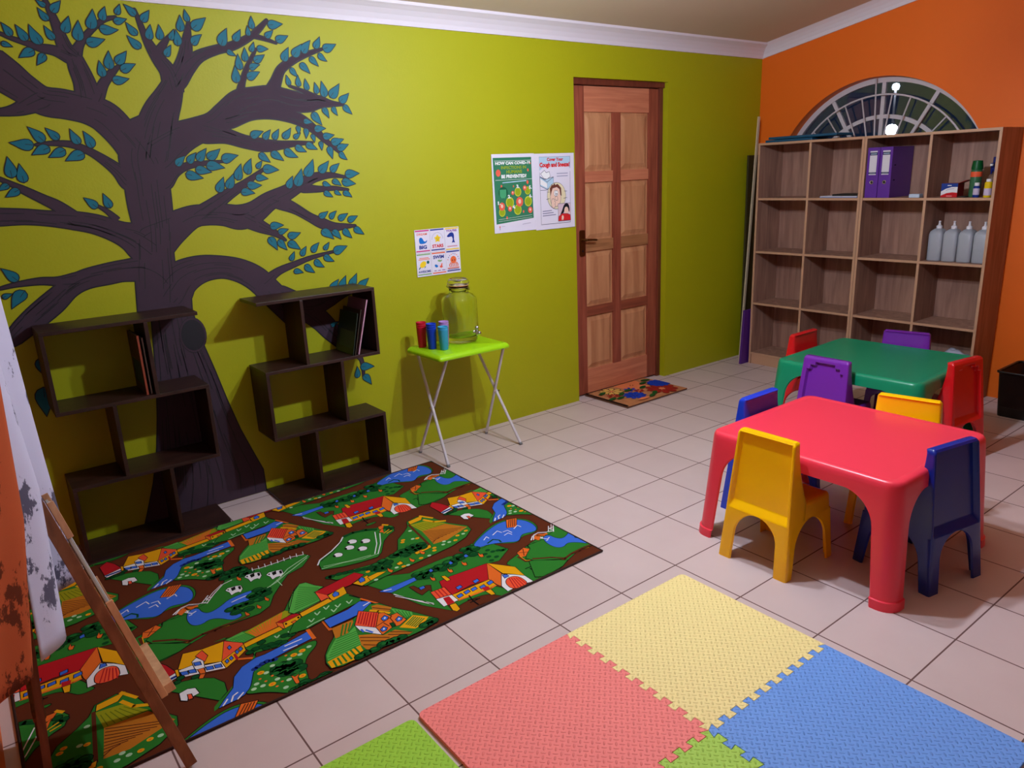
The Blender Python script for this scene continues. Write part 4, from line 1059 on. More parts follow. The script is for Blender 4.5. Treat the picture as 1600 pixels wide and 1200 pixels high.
def covid(p):
    p.poly([(.05, .115), (.945, .16), (.93, .955), (.03, .955)], pg)
    p.line([(.06, .915), (.92, .915)], .004, pw); p.text('HOW CAN COVID-19', .08, .90, .865, .905, pw, .05); p.text('INFECTIONS IN', .21, .80, .81, .85, pl2, .03); p.text('HUMANS', .33, .70, .755, .798, pl2, .03)
    p.text('BE PREVENTED?', .21, .80, .695, .742, pw, .05); p.disc(.14, .765, .055, po, ry=.045); p.line([(.07, .675), (.93, .675)], .004, pw); p.line([(.23, .64), (.79, .655)], .012, plb)
    for x, y, r in ((.84, .79, .02), (.82, .635, .025), (.9, .875, .012), (.2, .595, .02), (.48, .59, .014), (.30, .19, .02), (.7, .255, .018)): p.disc(x, y, r, po)
    dg = flat((24, 92, 62)); lg = flat((70, 160, 110))
    p.disc(.235, .515, .11, dg, ry=.075); p.rect(.155, .305, .475, .555, lg); p.poly([(.155, .475), (.305, .475), (.27, .445), (.19, .445)], lg)
    yo = flat((196, 206, 60))
    for x, y, r in ((.58, .515, .08), (.815, .525, .07), (.38, .385, .095), (.56, .285, .09), (.82, .385, .09), (.19, .265, .075)):
        p.disc(x, y, r, yo, ry=r*.75); p.disc(x, y, r*.8, pl2, ry=r*.6)
    for x, y, r in ((.455, .505, .035), (.745, .56, .045), (.19, .34, .07), (.375, .305, .05), (.61, .385, .085), (.86, .27, .055)):
        p.disc(x, y, r, po, ry=r*.75); p.disc(x, y+.005, r*.4, pskin, ry=r*.35)
    for t, x, y in (('1.', .13, .385), ('2.', .37, .46), ('3.', .58, .585), ('4.', .47, .325), ('5.', .88, .565), ('6.', .88, .455)): p.text(t, x-.035, x+.035, y-.022, y+.024, pw, .05)
    p.line([(.10, .175), (.9, .205)], .003, pw); p.line([(.10, .15), (.9, .175)], .003, pw)
    gy = flat((170, 165, 190)); p.disc(.12, .08, .012, po); p.rect(.115, .13, .04, .07, gy); p.line([(.16, .085), (.24, .085)], .004, gy); p.line([(.66, .09), (.86, .1)], .006, gy)
sheet('covid_poster', 'white edged green poster HOW CAN COVID-19 INFECTIONS IN HUMANS BE PREVENTED?', 'poster', -2.610, -2.288, 1.199, 1.655, covid)
def cough(p):
    ln = flat((60, 60, 90))
    p.line([(.13, .07), (.88, .07), (.9, .955), (.12, .955), (.13, .07)], .006, ln)
    p.rect(.12, .895, .78, .955, plb)
    p.poly([(.12, .78), (.3, .86), (.5, .82), (.72, .87), (.9, .8), (.9, .76), (.12, .76)], PAPER)
    p.text('Cover Your', .31, .72, .90, .945, pr, .05); p.text('Cough and Sneeze!', .125, .885, .805, .885, pr, .06)
    p.poly([(.13, .70), (.25, .66), (.46, .69), (.46, .60), (.30, .535), (.13, .585)], plb, ln, .006); p.poly([(.15, .74), (.22, .68), (.3, .67), (.38, .7), (.36, .76), (.28, .75), (.24, .78)], pw, ln, .006)
    p.line([(.13, .70), (.3, .63), (.46, .69)], .006, ln); p.line([(.3, .63), (.3, .535)], .006, ln); p.poly([(.13, .68), (.3, .61), (.3, .55), (.13, .60)], pw)
    for y, a, b_ in ((.735, .55, .83), (.70, .55, .83)): p.line([(a, y), (b_, y)], .01, flat((150, 150, 180)))
    for y, a, b_ in ((.245, .17, .40), (.215, .17, .44), (.185, .17, .50)): p.line([(a, y), (b_, y+.005)], .01, flat((120, 120, 150)))
    p.line([(.13, .525), (.33, .525)], .005, ln)
    p.disc(.53, .44, .235, pcr, ln, .005, 32, .175)
    p.poly([(.37, .43), (.38, .52), (.44, .56), (.56, .57), (.63, .52), (.64, .42), (.62, .34), (.52, .29), (.42, .31), (.38, .36)], pskin, ln, .006, 2)
    p.poly([(.375, .45), (.365, .54), (.42, .59), (.44, .575), (.48, .605), (.5, .58), (.56, .595), (.6, .57), (.645, .54), (.655, .44), (.63, .45), (.61, .53), (.54, .56), (.43, .545), (.4, .5)], pbr, ln, .004)
    p.disc(.5, .475, .032, pw, ln, .004, 16, .036); p.disc(.535, .475, .03, pw, ln, .004, 16, .034); p.disc(.51, .465, .01, pk); p.disc(.54, .465, .01, pk)
    p.poly([(.5, .43), (.53, .44), (.56, .4), (.55, .38), (.5, .385), (.48, .4)], pskin, ln, .005, 2)
    p.poly([(.40, .40), (.47, .40), (.46, .37), (.5, .36), (.47, .33), (.5, .31), (.44, .27), (.39, .31)], pskin, ln, .005, 1)
    for x in (.28, .3, .72, .75): p.line([(x, .5), (x+.05, .495)], .004, ln); p.line([(x-.02, .40), (x+.05, .41)], .004, ln)
    p.rect(.56, .88, .10, .33, flat((214, 190, 200)), ln, .005)
    p.poly([(.6, .17), (.66, .24), (.7, .30), (.74, .33), (.82, .33), (.86, .27), (.85, .2), (.82, .24), (.74, .25), (.68, .19)], pk, None, 0, 1)
    p.disc(.77, .235, .055, pskin, None, 0, 16, .05); p.poly([(.56, .10), (.57, .16), (.66, .195), (.8, .19), (.87, .17), (.88, .10)], pr, ln, .004); p.poly([(.64, .11), (.65, .165), (.68, .175), (.7, .15), (.69, .11)], pskin)
sheet('cough_poster', 'white poster Cover Your Cough and Sneeze! with a cartoon face, beside the door', 'poster', -2.288, -1.963, 1.193, 1.652, cough, y=-.0058)

cb_, cp_, cyl, cn, corg, cgr, cteal, cpur = [flat(c) for c in ((20, 110, 196), (206, 40, 120), (240, 204, 40), (30, 54, 140), (236, 110, 60), (140, 176, 120), (20, 92, 96), (140, 60, 150))]
def bars(p, m, lo=.06): p.rect(.04, .96, .92, .975, m); p.rect(.04, .96, lo, lo+.05, m)
def c_whale(p):
    bars(p, cp_); p.text('DREAM', .14, .82, .76, .85, corg, .02); p.text('BIG', .25, .76, .17, .33, cn, .05)
    p.poly([(.28, .42), (.26, .62), (.38, .68), (.5, .64), (.58, .5), (.7, .48), (.82, .56), (.78, .46), (.66, .40), (.4, .39)], cb_, None, 0, 2)
def c_star(p):
    bars(p, cn); p.text('STARS', .12, .88, .17, .32, pr, .04)
    for k in range(14):
        a = PI*(.05+.9*k/13); p.disc(.5+.38*math.cos(a), .52+.3*math.sin(a), .016, cn, n=6)
    P = [(.5+(.26 if k % 2 == 0 else .13)*math.cos(PI/2+k*PI/5), .56+(.2 if k % 2 == 0 else .1)*math.sin(PI/2+k*PI/5)) for k in range(10)]
    p.poly(P, cyl, None, 0, 1); p.disc(.45, .57, .02, pk, n=8); p.disc(.56, .57, .02, pk, n=8); p.line([(.46, .51), (.5, .49), (.55, .51)], .015, pk)
def c_dolphin(p):
    bars(p, cyl, .02); p.text("YOU'RE", .1, .86, .80, .90, cpur, .04); p.rect(.14, .84, .15, .19, flat((200, 130, 150)))
    p.poly([(.14, .62), (.22, .68), (.4, .78), (.6, .76), (.66, .62), (.62, .44), (.72, .30), (.56, .34), (.44, .30), (.56, .44), (.5, .6), (.36, .58), (.2, .57)], cn, None, 0, 2)
def c_turtle(p):
    bars(p, cgr); p.rect(.14, .9, .72, .75, corg); p.rect(.2, .82, .78, .81, corg); p.text('AWESOME', .08, .92, .16, .26, cn, .03)
    p.disc(.42, .52, .22, cyl, None, 0, 20, .13, .3); p.disc(.76, .60, .09, cteal, None, 0, 14, .07); p.poly([(.14, .30), (.26, .40), (.2, .42), (.12, .34)], cteal); p.poly([(.5, .34), (.62, .44), (.52, .42)], cteal)
def c_swim(p):
    bars(p, corg); p.text('SWIM', .12, .86, .70, .85, cn, .04); p.poly([(.38, .62), (.5, .66), (.64, .62), (.74, .66), (.68, .56), (.5, .55)], cgr, None, 0, 1)
    p.poly([(.18, .42), (.24, .47), (.4, .42), (.42, .34), (.3, .32), (.22, .36)], cb_, None, 0, 1); p.poly([(.52, .40), (.6, .36), (.66, .48), (.74, .5), (.7, .38), (.76, .32), (.62, .28), (.54, .32)], po, None, 0, 1)
    p.rect(.14, .3, .17, .20, cpur); p.rect(.4, .58, .17, .20, cpur); p.rect(.68, .9, .17, .20, cpur)
def c_octo(p):
    bars(p, cn, .08); p.rect(.06, .9, .2, .24, corg); p.rect(.1, .86, .16, .185, cn)
    for k in range(9):
        a = PI*(.08+.84*k/8); p.disc(.5+.4*math.cos(a), .52+.32*math.sin(a), .028, (cpur, cn, corg)[k % 3], n=6)
    p.disc(.5, .58, .21, corg, None, 0, 20, .16); p.disc(.42, .56, .03, pk, n=8); p.disc(.58, .56, .03, pk, n=8)
    for k in range(6): p.line([(.3+k*.08, .46), (.2+k*.12, .36), (.24+k*.11, .28)], .05, corg)
cards = [(c_whale, 'DREAM BIG card with a blue whale, top left of the six small cards'), (c_star, 'STARS card with a smiling yellow star, top middle of the six small cards'), (c_dolphin, "YOU'RE card with a dark blue dolphin, top right of the six small cards"),
         (c_turtle, 'AWESOME card with a yellow turtle, bottom left of the six small cards'), (c_swim, 'SWIM card with three small fish, bottom middle of the six small cards'), (c_octo, 'card with an orange octopus, bottom right of the six small cards')]
for i, (fn, lab) in enumerate(cards):
    c_, r_ = i % 3, i//3; x0 = -3.163+c_*.0985; zt = 1.262-r_*.131
    sheet('motivation_card', lab, 'card', x0, x0+.0975, zt-.130, zt, fn, group='six small animal cards on the green wall')

# ------------------------------------------------------------------ dark zigzag shelves
WENGE = wood('wenge', (36, 19, 16), (60, 35, 28), .42, (2, 14, 14), 3)
WENGEV = wood('wenge_upright', (36, 19, 16), (60, 35, 28), .42, (14, 14, 2), 3)
def zigzag(name, label, x0, mirror):
    W_, D0, D1, t_ = .605, -.245, -.012, .016
    root = thing(name, label, 'bookshelf', (x0+W_/2, -.13, 0))
    T = local(root)
    def X(u): return x0+W_-u if mirror else x0+u
    def bx(u0, u1, z0, z1, nm, m):
        a, b_ = sorted((X(u0), X(u1))); mb = MB(); mb.box(a, b_, D0, D1, z0, z1, m); mb.build(nm, root, .0012, T=T)
    zs = [.0, .335, .668, 1.001]
    for z in zs: bx(0, W_, z+.0005, z+t_, 'shelf_board', WENGE)
    # open side u=0, closed side u=W on the top and bottom tiers; the middle tier is turned round
    for i, (end, div) in enumerate(((W_, .215), (0, .39), (W_, .215))):
        z0, z1 = zs[i]+t_, zs[i+1]+.0005
        e0, e1 = (W_-t_, W_) if end else (0, t_)
        bx(e0, e1, z0, z1, 'side_panel', WENGEV); bx(div-t_/2, div+t_/2, z0, z1, 'divider', WENGEV)
    return root
zigzag('bookshelf', 'dark brown zigzag bookshelf nearest the curtain', -5.03, True)
zigzag('bookshelf', 'dark brown zigzag bookshelf beside the green folding table', -4.165, False)
def book(name, label, x, y0, y1, z0, h, t_, lean, cols, spine):
    r = thing(name, label, 'book', (x, (y0+y1)/2, z0), 0, 'picture books standing in the dark shelves')
    cov = MB(); L_ = (y1-y0)/2; cm, sp, pg_ = flat(cols, .4), flat(spine, .4), flat((222, 214, 200))
    Tm = Matrix.Rotation(lean, 4, 'Y')
    cov.box(-t_/2, -t_/2+.0015, -L_, L_, 0, h, cm, Tm); cov.box(t_/2-.0015, t_/2, -L_, L_, 0, h, cm, Tm); cov.box(-t_/2, t_/2, -L_, -L_+.0015, 0, h, sp, Tm)
    cov.box(-t_/2-.0002, -t_/2, -L_+.02, L_-.03, h*.15, h*.55, flat((70, 90, 60)), Tm)
    cov.build('cover', r)
    mb = MB(); mb.box(-t_/2+.0015, t_/2-.0015, -L_+.002, L_-.004, .003, h-.003, pg_, Tm); mb.build('pages', r)
book('picture_book', 'orange spined picture book in the left dark shelf', -4.676, -.225, -.03, .6845, .262, .011, 0, (96, 60, 40), (150, 70, 50))
book('picture_book', 'white spined thin book against the divider of the left dark shelf', -4.659, -.22, -.03, .6845, .25, .007, 0, (110, 100, 90), (170, 160, 160))
book('picture_book', 'dark green covered book leaning in the right dark shelf', -3.705, -.232, -.03, .6846, .215, .006, .22, (36, 52, 34), (50, 60, 50))
book('picture_book', 'brown covered thin book in the middle of the leaning trio', -3.692, -.23, -.03, .6846, .232, .007, .24, (60, 44, 34), (70, 60, 50))
book('picture_book', 'lilac spined book leaning against the right end of the right dark shelf', -3.675, -.235, -.03, .6848, .282, .009, .265, (120, 90, 110), (196, 150, 170))

# ------------------------------------------------------------------ folding table with dispenser and cups
LGRN = mat('lime_plastic', (156, 214, 14), .28, spec=.5); LEGW = mat('white_tube', (208, 204, 208), .3); RUB = mat('grey_rubber', (120, 120, 120), .7)
ft = thing('folding_table', 'small lime green folding table with white crossed legs by the green wall', 'side table', (-3.078, -.245, 0))
T = local(ft); TZ = .635
def rrect(x0, x1, y0, y1, r, n=6):
    P = []
    for cx, cy, a in ((x1-r, y1-r, 0), (x0+r, y1-r, PI/2), (x0+r, y0+r, PI), (x1-r, y0+r, 1.5*PI)):
        P += [(cx+r*math.cos(a+PI/2*k/n), cy+r*math.sin(a+PI/2*k/n)) for k in range(n+1)]
    return P
def loft(mb, rings, m, cap0=True, cap1=True, smooth=True):
    n = len(rings[0]); vs = [p for r in rings for p in r]; fs = []
    for i in range(len(rings)-1):
        for k in range(n): fs.append((i*n+k, i*n+(k+1) % n, (i+1)*n+(k+1) % n, (i+1)*n+k))
    if cap0: fs.append(tuple(range(n-1, -1, -1)))
    if cap1: fs.append(tuple((len(rings)-1)*n+k for k in range(n)))
    mb.mesh(vs, fs, m, smooth)
mb = MB(); x0, x1, y0, y1 = -3.312, -2.843, -.422, -.068
def rr(ins, z, r=.02): return [(p[0], p[1], z) for p in rrect(x0+ins, x1-ins, y0+ins, y1-ins, max(.002, r-ins))]
loft(mb, [rr(.014, .606), rr(.002, .606), rr(0, .609), rr(0, .617), rr(.004, .624), rr(.016, .6335), rr(.019, .635)], LGRN)
o = mb.build('tabletop', ft, T=T)
def eauto(o, ang=.6):
    md = o.modifiers.new('split', 'EDGE_SPLIT'); md.split_angle = ang
eauto(o, .9)
for xa, xb in ((-3.262, -3.286), (-2.868, -2.79)):
    pass
for (ax, ay, az), (bx_, by, bz) in (((-3.262, -.105, .606), (-3.286, -.396, .004)), ((-3.243, -.385, .606), (-3.286, -.09, .004)), ((-2.882, -.105, .606), (-2.778, -.396, .004)), ((-2.866, -.385, .606), (-2.812, -.09, .004))):
    a, b_ = Vector((ax, ay, az)), Vector((bx_, by, bz))
    mb = MB(); mb.tube([a, a+(b_-a)*.03, a+(b_-a)*.97, b_], .0085, LEGW); lg = mb.build('leg', ft, T=T)
    mb = MB(); mb.tube([b_-(b_-a).normalized()*.012, b_-Vector((0, 0, .003))], .0098, RUB); mb.build('foot_cap', lg, T=T)
mb = MB(); mb.tube([(-3.29, -.245, .31), (-3.255, -.245, .31)], .006, STEEL); mb.build('pivot_bolt', ft, T=T)
mb = MB(); mb.tube([(-2.845, -.245, .31), (-2.81, -.245, .31)], .006, STEEL); mb.build('pivot_bolt', ft, T=T)

JG = bpy.data.materials.new('jar_glass'); JG.use_nodes = True; nt = JG.node_tree; b = nt.nodes['Principled BSDF']
b.inputs['Base Color'].default_value = (.93, .98, .94, 1); b.inputs['Roughness'].default_value = .03; b.inputs['Transmission Weight'].default_value = 1; b.inputs['IOR'].default_value = 1.3
tc = nt.nodes.new('ShaderNodeTexCoord'); nn_ = nt.nodes.new('ShaderNodeTexNoise'); nn_.inputs['Scale'].default_value = 28; nt.links.new(tc.outputs['Object'], nn_.inputs[0])
bp = nt.nodes.new('ShaderNodeBump'); bp.inputs['Strength'].default_value = .35; bp.inputs['Distance'].default_value = .002; nt.links.new(nn_.outputs[0], bp.inputs['Height']); nt.links.new(bp.outputs[0], b.inputs['Normal'])
jar = thing('drink_dispenser', 'clear glass drink dispenser jar with a metal tap on the green folding table', 'drink dispenser', (-3.012, -.185, TZ))
mb = MB(); zo = .001
outer = [(0, zo), (.078, zo), (.086, .004), (.091, .012), (.092, .03), (.097, .036), (.1, .05), (.1, .235), (.096, .252), (.078, .268), (.058, .277), (.054, .285), (.054, .318)]
inner = [(.051, .318), (.051, .284), (.074, .263), (.092, .248), (.096, .234), (.096, .05), (.09, .036), (0, .032)]
mb.lathe([(r, z) for r, z in outer+inner], 0, 0, JG, 40); mb.build('glass_body', jar)
mb = MB(); mb.lathe([(0, .322), (.058, .322), (.060, .326), (.060, .34), (.056, .352), (.046, .358), (.044, .352), (0, .352)], 0, 0, JG, 32)
ld = mb.build('lid', jar)
CORK = mat('seal_ring', (196, 120, 70), .5)
mb = MB(); mb.lathe([(.053, .3185), (.0585, .3185), (.0585, .3218), (.053, .3218), (.053, .3185)], 0, 0, CORK, 32); mb.build('seal', jar)
mb = MB(); WR = mat('clip_wire', (150, 130, 110), .3, metal=1)
mb.tube([(.056*math.cos(2*PI*k/32), .056*math.sin(2*PI*k/32), .309) for k in range(33)], .0022, WR, 6, False)
mb.tube([(.061*math.cos(2*PI*k/32), .061*math.sin(2*PI*k/32), .333) for k in range(33)], .002, WR, 6, False)
mb.tube([(.056, .01, .309), (.066, .01, .30), (.072, 0, .285), (.066, -.01, .30), (.056, -.01, .309)], .002, WR, 6); mb.tube([(-.061, .01, .333), (-.07, .012, .32), (-.057, .01, .309)], .002, WR, 6)
mb.build('wire_clip', jar)
mb = MB(); a = -1.3; dx, dy = math.cos(a), math.sin(a)
def J(r, s, z): return (dx*r-dy*s, dy*r+dx*s, z)
mb.tube([J(.097, 0, .062), J(.104, 0, .062)], .013, STEEL, 16); mb.tube([J(.1, 0, .062), J(.134, 0, .062)], .0065, STEEL); mb.tube([J(.118, 0, .062), J(.118, 0, .04)], [.008, .005], STEEL); mb.tube([J(.118, 0, .06), J(.118, 0, .078)], .006, STEEL)
mb.lathe([(.001, -.012), (.008, -.009), (.0115, 0), (.008, .009), (.001, .012)], 0, 0, STEEL, 14, T=Matrix.Translation(Vector(J(.118, 0, .088))))
mb.lathe([(.001, -.012), (.008, -.009), (.0115, 0), (.008, .009), (.001, .012)], 0, 0, STEEL, 14, T=Matrix.Translation(Vector(J(.136, -.002, .06)))); mb.build('tap', jar)
def cup(label, x, y, z, rgb, group):
    m = flat(rgb, .4); mb = MB()
    mb.lathe([(0, 0), (.021, 0), (.0225, .002), (.0275, .112), (.0285, .114), (.0275, .1155), (.0262, .1135), (.0215, .006), (0, .004)], 0, 0, m, 28)
    o = mb.build('cup'); o.location = (x, y, z); return tag(o, label, 'cup', group)
for nm, x, y, rgb, n_ in (('red', -3.247, -.145, (196, 24, 52), 3), ('blue', -3.232, -.225, (20, 60, 190), 3), ('lilac', -3.15, -.225, (176, 132, 200), 3), ('light blue', -3.198, -.292, (60, 160, 206), 2)):
    for k in range(n_):
        w = ('bottom', 'top')[k] if n_ == 2 else ('bottom', 'middle', 'top')[k]
        cup('%s plastic cup, %s of the %s stack on the green table' % (nm, w, nm), x, y, TZ+.0008+k*.0125, rgb, 'stacked plastic cups on the green folding table')

# ------------------------------------------------------------------ oak pigeon hole bookcases
OAK = wood('oak_board', (136, 100, 86), (176, 136, 116), .5, (10, 10, 1), 2.5); OAKE = mat('oak_edge', (190, 148, 118), .5, var=.08)
def bookcase(label, y0, y1, ym):
    r = thing('bookcase', label, 'bookcase', (-.16, (y0+y1)/2, 0)); T = local(r)
    XF, XB, t_ = -.307, -.012, .016; ZT = 1.679
    def bd(nm, *b_):
        mb = MB(); mb.box(*b_, OAK); xf = b_[0]
        if xf <= XF+.012: mb.box(xf-.0008, xf+.0001, b_[2], b_[3], b_[4], b_[5], OAKE)
        mb.build(nm, r, T=T)
    bd('side_panel', XF, XB, y0-t_, y0, .0005, ZT-t_); bd('side_panel', XF, XB, y1, y1+t_, .0005, ZT-t_)
    bd('top_board', XF, XB, y1, y0, ZT-t_, ZT)
    for z in (1.277, .883, .484, .085): bd('shelf', XF+.004, XB, y1+t_, y0-t_, z-t_/2, z+t_/2)
    zs = [.085, .484, .883, 1.277, ZT-t_/2]
    for i in range(4): bd('divider', XF+.006, XB, ym-t_/2, ym+t_/2, zs[i]+t_/2, zs[i+1]-t_/2)
    bd('plinth', XF+.01, XF+.026, y1+t_, y0-t_, .001, .077); bd('back_panel', XB, XB+.004, y1, y0, .01, ZT)
    return r
bookcase('tall oak pigeon hole bookcase nearest the green wall, its cubes mostly empty', -.215, -1.022, -.632)
bookcase('tall oak pigeon hole bookcase holding the purple binders and hand sanitiser bottles', -1.024, -1.831, -1.44)
TEALF = mat('teal_folder', (10, 78, 110), .45)
for i, (a, b_, z, lab) in enumerate(((-.245, -.62, 1.6798, 'lower'), (-.27, -.80, 1.70, 'upper'))):
    mb = MB(); mb.box(-.27, -.05, b_, a, z, z+.0175, TEALF); o = mb.build('flat_folder', None, .004); o.location = (0, 0, 0)
    tag(o, '%s of the two teal folders lying on top of the oak bookcase' % lab, 'folder', 'teal folders on top of the bookcase')
PURP = mat('purple_binder', (92, 40, 150), .4, var=.05, vscale=30); PAPL = flat((214, 210, 218)); NAVY = flat((20, 28, 70))
def binder(label, y0, y1):
    r = thing('ring_binder', label, 'ring binder', (-.17, (y0+y1)/2, 1.2857), 0, 'purple lever arch binders in the top row'); T = local(r)
    mb = MB(); zb, zt = 1.2857, 1.605; xf, xb = -.297, -.02
    mb.box(xf, xf+.003, y1, y0, zb, zt, PURP); mb.box(xf, xb, y0-.003, y0, zb, zt, PURP); mb.box(xf, xb, y1, y1+.003, zb, zt, PURP); mb.build('cover', r, .001, T=T)
    mb = MB(); mb.box(xf+.02, xb-.01, y1+.006, y0-.03, zb+.006, zt-.012, flat((210, 205, 200))); mb.build('pages', r, T=T)
    w = y0-y1; c_ = (y0+y1)/2
    pt = Pat(lambda u, v, d: (xf-.0006-d, c_-u, v), 8e-5); pt.rect(-.024, .024, 1.432, 1.583, PAPL); pt.rect(-.024, .024, 1.556, 1.574, NAVY); pt.rect(-.02, .02, 1.561, 1.568, flat((150, 170, 190))); pt.rect(-.024, .024, 1.438, 1.449, NAVY); pt.rect(-.02, .02, 1.442, 1.445, flat((150, 160, 180)))
    pt.build('spine_label', r, T=T)
    mb = MB(); mb.lathe([(.008, 0), (.0125, .0005), (.0125, .003), (.008, .003), (.008, 0)], 0, 0, STEEL, 18, T=Matrix.Translation((xf, c_, 1.385)) @ Matrix.Rotation(-PI/2, 4, 'Y'))
    mb.lathe([(0, .0012), (.0085, .0012)], 0, 0, BLACK, 18, T=Matrix.Translation((xf, c_, 1.385)) @ Matrix.Rotation(-PI/2, 4, 'Y')); mb.build('finger_ring', r, T=T)
    pt = Pat(lambda u, v, d: (u, y1-.0003-d, v), 1e-4); pt.rect(xf+.032, xf+.056, 1.486, 1.494, NAVY); pt.build('slot', r, T=T); pt = Pat(lambda u, v, d: (u, y1-.0003-d, v), 1e-4); pt.rect(xf+.032, xf+.056, 1.392, 1.40, NAVY); pt.build('slot', r, T=T)
binder('left purple ring binder with a white spine label', -1.046, -1.126); binder('right purple ring binder, its wide purple side showing', -1.13, -1.21)
mb = MB(); mb.box(-.295, -.245, -1.40, -1.335, 1.2857, 1.308, flat((190, 206, 226), .5)); tag(mb.build('small_box', None, .002), 'small pale blue box on the shelf to the right of the binders', 'box')
mb = MB(); mb.box(-.29, -.09, -.99, -.72, 1.2857, 1.293, flat((150, 160, 196))); mb.box(-.288, -.092, -.988, -.722, 1.293, 1.297, PAPL); tag(mb.build('paper_pad', None, .001), 'blue grey pad of paper under the black book in the top row', 'paper pad')
mb = MB(); mb.box(-.27, -.1, -.985, -.80, 1.2973, 1.309, BLACK); tag(mb.build('notebook', None, .003), 'black notebook lying on the paper pad in the top row', 'notebook')
# first aid box
r = thing('printed_carton', 'white, blue and red printed carton in the top right cube', 'box', (-.2, -1.55, 1.2857)); T = local(r)
mb = MB(); cbl, crd, cwh = flat((30, 60, 140), .4), flat((196, 24, 34), .4), flat((226, 226, 230), .4)
mb.box(-.25, -.16, -1.603, -1.508, 1.2857, 1.369, flat((140, 20, 26), .4)); mb.build('carton', r, T=T)
pt = Pat(lambda u, v, d: (-.2503-d, -1.508-u*.095, 1.2857+v*.083), 8e-5); pt.rect(0, 1, 0, 1, crd); pt.poly([(0, .12), (.35, .3), (.7, .36), (1, .32), (1, 1), (0, 1)], cwh); pt.poly([(0, .42), (.3, .62), (.65, .74), (1, .74), (1, 1), (0, 1)], cbl)
pt.rect(.38, .62, .82, .88, cwh); pt.line([(.3, .5), (.55, .6), (.8, .62)], .02, cbl); pt.rect(.35, .7, .06, .12, flat((230, 150, 150))); pt.build('print', r, T=T)
mb = MB(); mb.prism([(-1.603, 1.369), (-1.606, 1.369), (-1.65, 1.385), (-1.647, 1.388)], -.25, -.16, flat((140, 20, 26), .4), 'x'); mb.build('flap', r, T=T)
def bottle(name, label, cat, x, y, z, prof, m, parts=(), group=None, n=20):
    r = thing(name, label, cat, (x, y, z), 0, group)
    mb = MB(); mb.lathe(prof, 0, 0, m, n); eauto(mb.build('body', r), .7)
    for nm, pf, mm in parts: mb = MB(); mb.lathe(pf, 0, 0, mm, n); eauto(mb.build(nm, r), .7)
    return r
G1 = flat((20, 84, 44), .35)
bottle('spray_can', 'green aerosol can with an orange band in the top right cube', 'spray can', -.2, -1.68, 1.2857, [(0, 0), (.029, 0), (.031, .004), (.031, .15), (.027, .16), (0, .16)], flat((56, 104, 72), .35),
       [('cap', [(.0, .16), (.031, .16), (.031, .175), (.026, .212), (0, .215)], flat((10, 84, 40), .4)), ('band', [(.0313, .118), (.0313, .148)], flat((232, 92, 56), .4))])
bottle('medicine_bottle', 'small blue bottle with a white cap beside the green can', 'bottle', -.255, -1.712, 1.2857, [(0, 0), (.017, 0), (.018, .003), (.018, .06), (.012, .068), (0, .068)], flat((24, 50, 130), .3),
       [('cap', [(0, .067), (.0135, .067), (.0135, .085), (0, .086)], flat((225, 225, 230), .4)), ('sticker', [(.0183, .015), (.0183, .052)], flat((190, 180, 206)))])
r = bottle('spray_bottle', 'clear spray bottle with a dark blue trigger in the top right cube', 'spray bottle', -.13, -1.745, 1.2857, [(0, 0), (.03, 0), (.033, .004), (.033, .08), (.026, .11), (.013, .135), (.012, .145), (0, .145)], mat('clear_plastic', (190, 160, 140), .15, trans=.7))
mb = MB(); BLU = flat((22, 30, 100), .4); mb.box(-.018, .018, -.012, .012, .145, .17, BLU); mb.box(-.03, .03, -.01, .01, .17, .195, BLU); mb.bar((-.012, 0, .17), (-.035, 0, .13), .01, .006, BLU); mb.box(.005, .02, -.012, .012, .195, .23, BLU); mb.box(-.045, -.03, -.008, .008, .178, .19, flat((220, 220, 225))); mb.build('trigger', r, .003)
bottle('yellow_bottle', 'yellow bottle with a white cap and label at the right end of the top shelf', 'bottle', -.265, -1.778, 1.2857, [(0, 0), (.02, 0), (.021, .003), (.021, .083), (.015, .09), (0, .09)], flat((222, 190, 20), .4),
       [('cap', [(0, .09), (.014, .09), (.014, .106), (0, .107)], flat((228, 226, 230), .4)), ('sticker', [(.0213, .012), (.0213, .052)], flat((200, 186, 214)))])
mb = MB(); mb.box(-.27, -.22, -1.66, -1.615, 1.2855, 1.292, BLACK); tag(mb.build('small_case', None, .002), 'small flat black case between the carton and the green can', 'case')
SAN = mat('milky_plastic', (196, 202, 214), .35, trans=.35)
first = None
for k, (y, lab) in enumerate(((-1.502, 'leftmost'), (-1.590, 'second from the left'), (-1.678, 'third from the left'), (-1.766, 'rightmost, half hidden by the bookcase side'))):
    if first is None:
        first = r = thing('sanitiser_bottle', 'x', 'bottle', (-.2, y, .8912), 0, 'milky jerry bottles in the second row'); mb = MB()
        def q(hx_, hy_, z): return [(p[0], p[1], z) for p in rrect(-hx_, hx_, -hy_, hy_, min(hx_, hy_)*.45, 4)]
        loft(mb, [q(.05, .039, 0), q(.053, .042, .005), q(.053, .042, .165), q(.046, .037, .183), q(.025, .024, .197), q(.014, .014, .201)], SAN); mb.build('body', r)
        mb = MB(); mb.lathe([(.016, .197), (.017, .2), (.017, .216), (.012, .219), (.008, .222), (.006, .24), (.0075, .241), (.007, .247), (0, .248)], 0, 0, flat((224, 222, 230), .4), 18); mb.build('spout_cap', r)
        r['label'] = '%s of the milky sanitiser bottles with white spouts' % lab
    else: dup(first, (-.2, y, .8912), 0, '%s of the milky sanitiser bottles with white spouts' % lab)
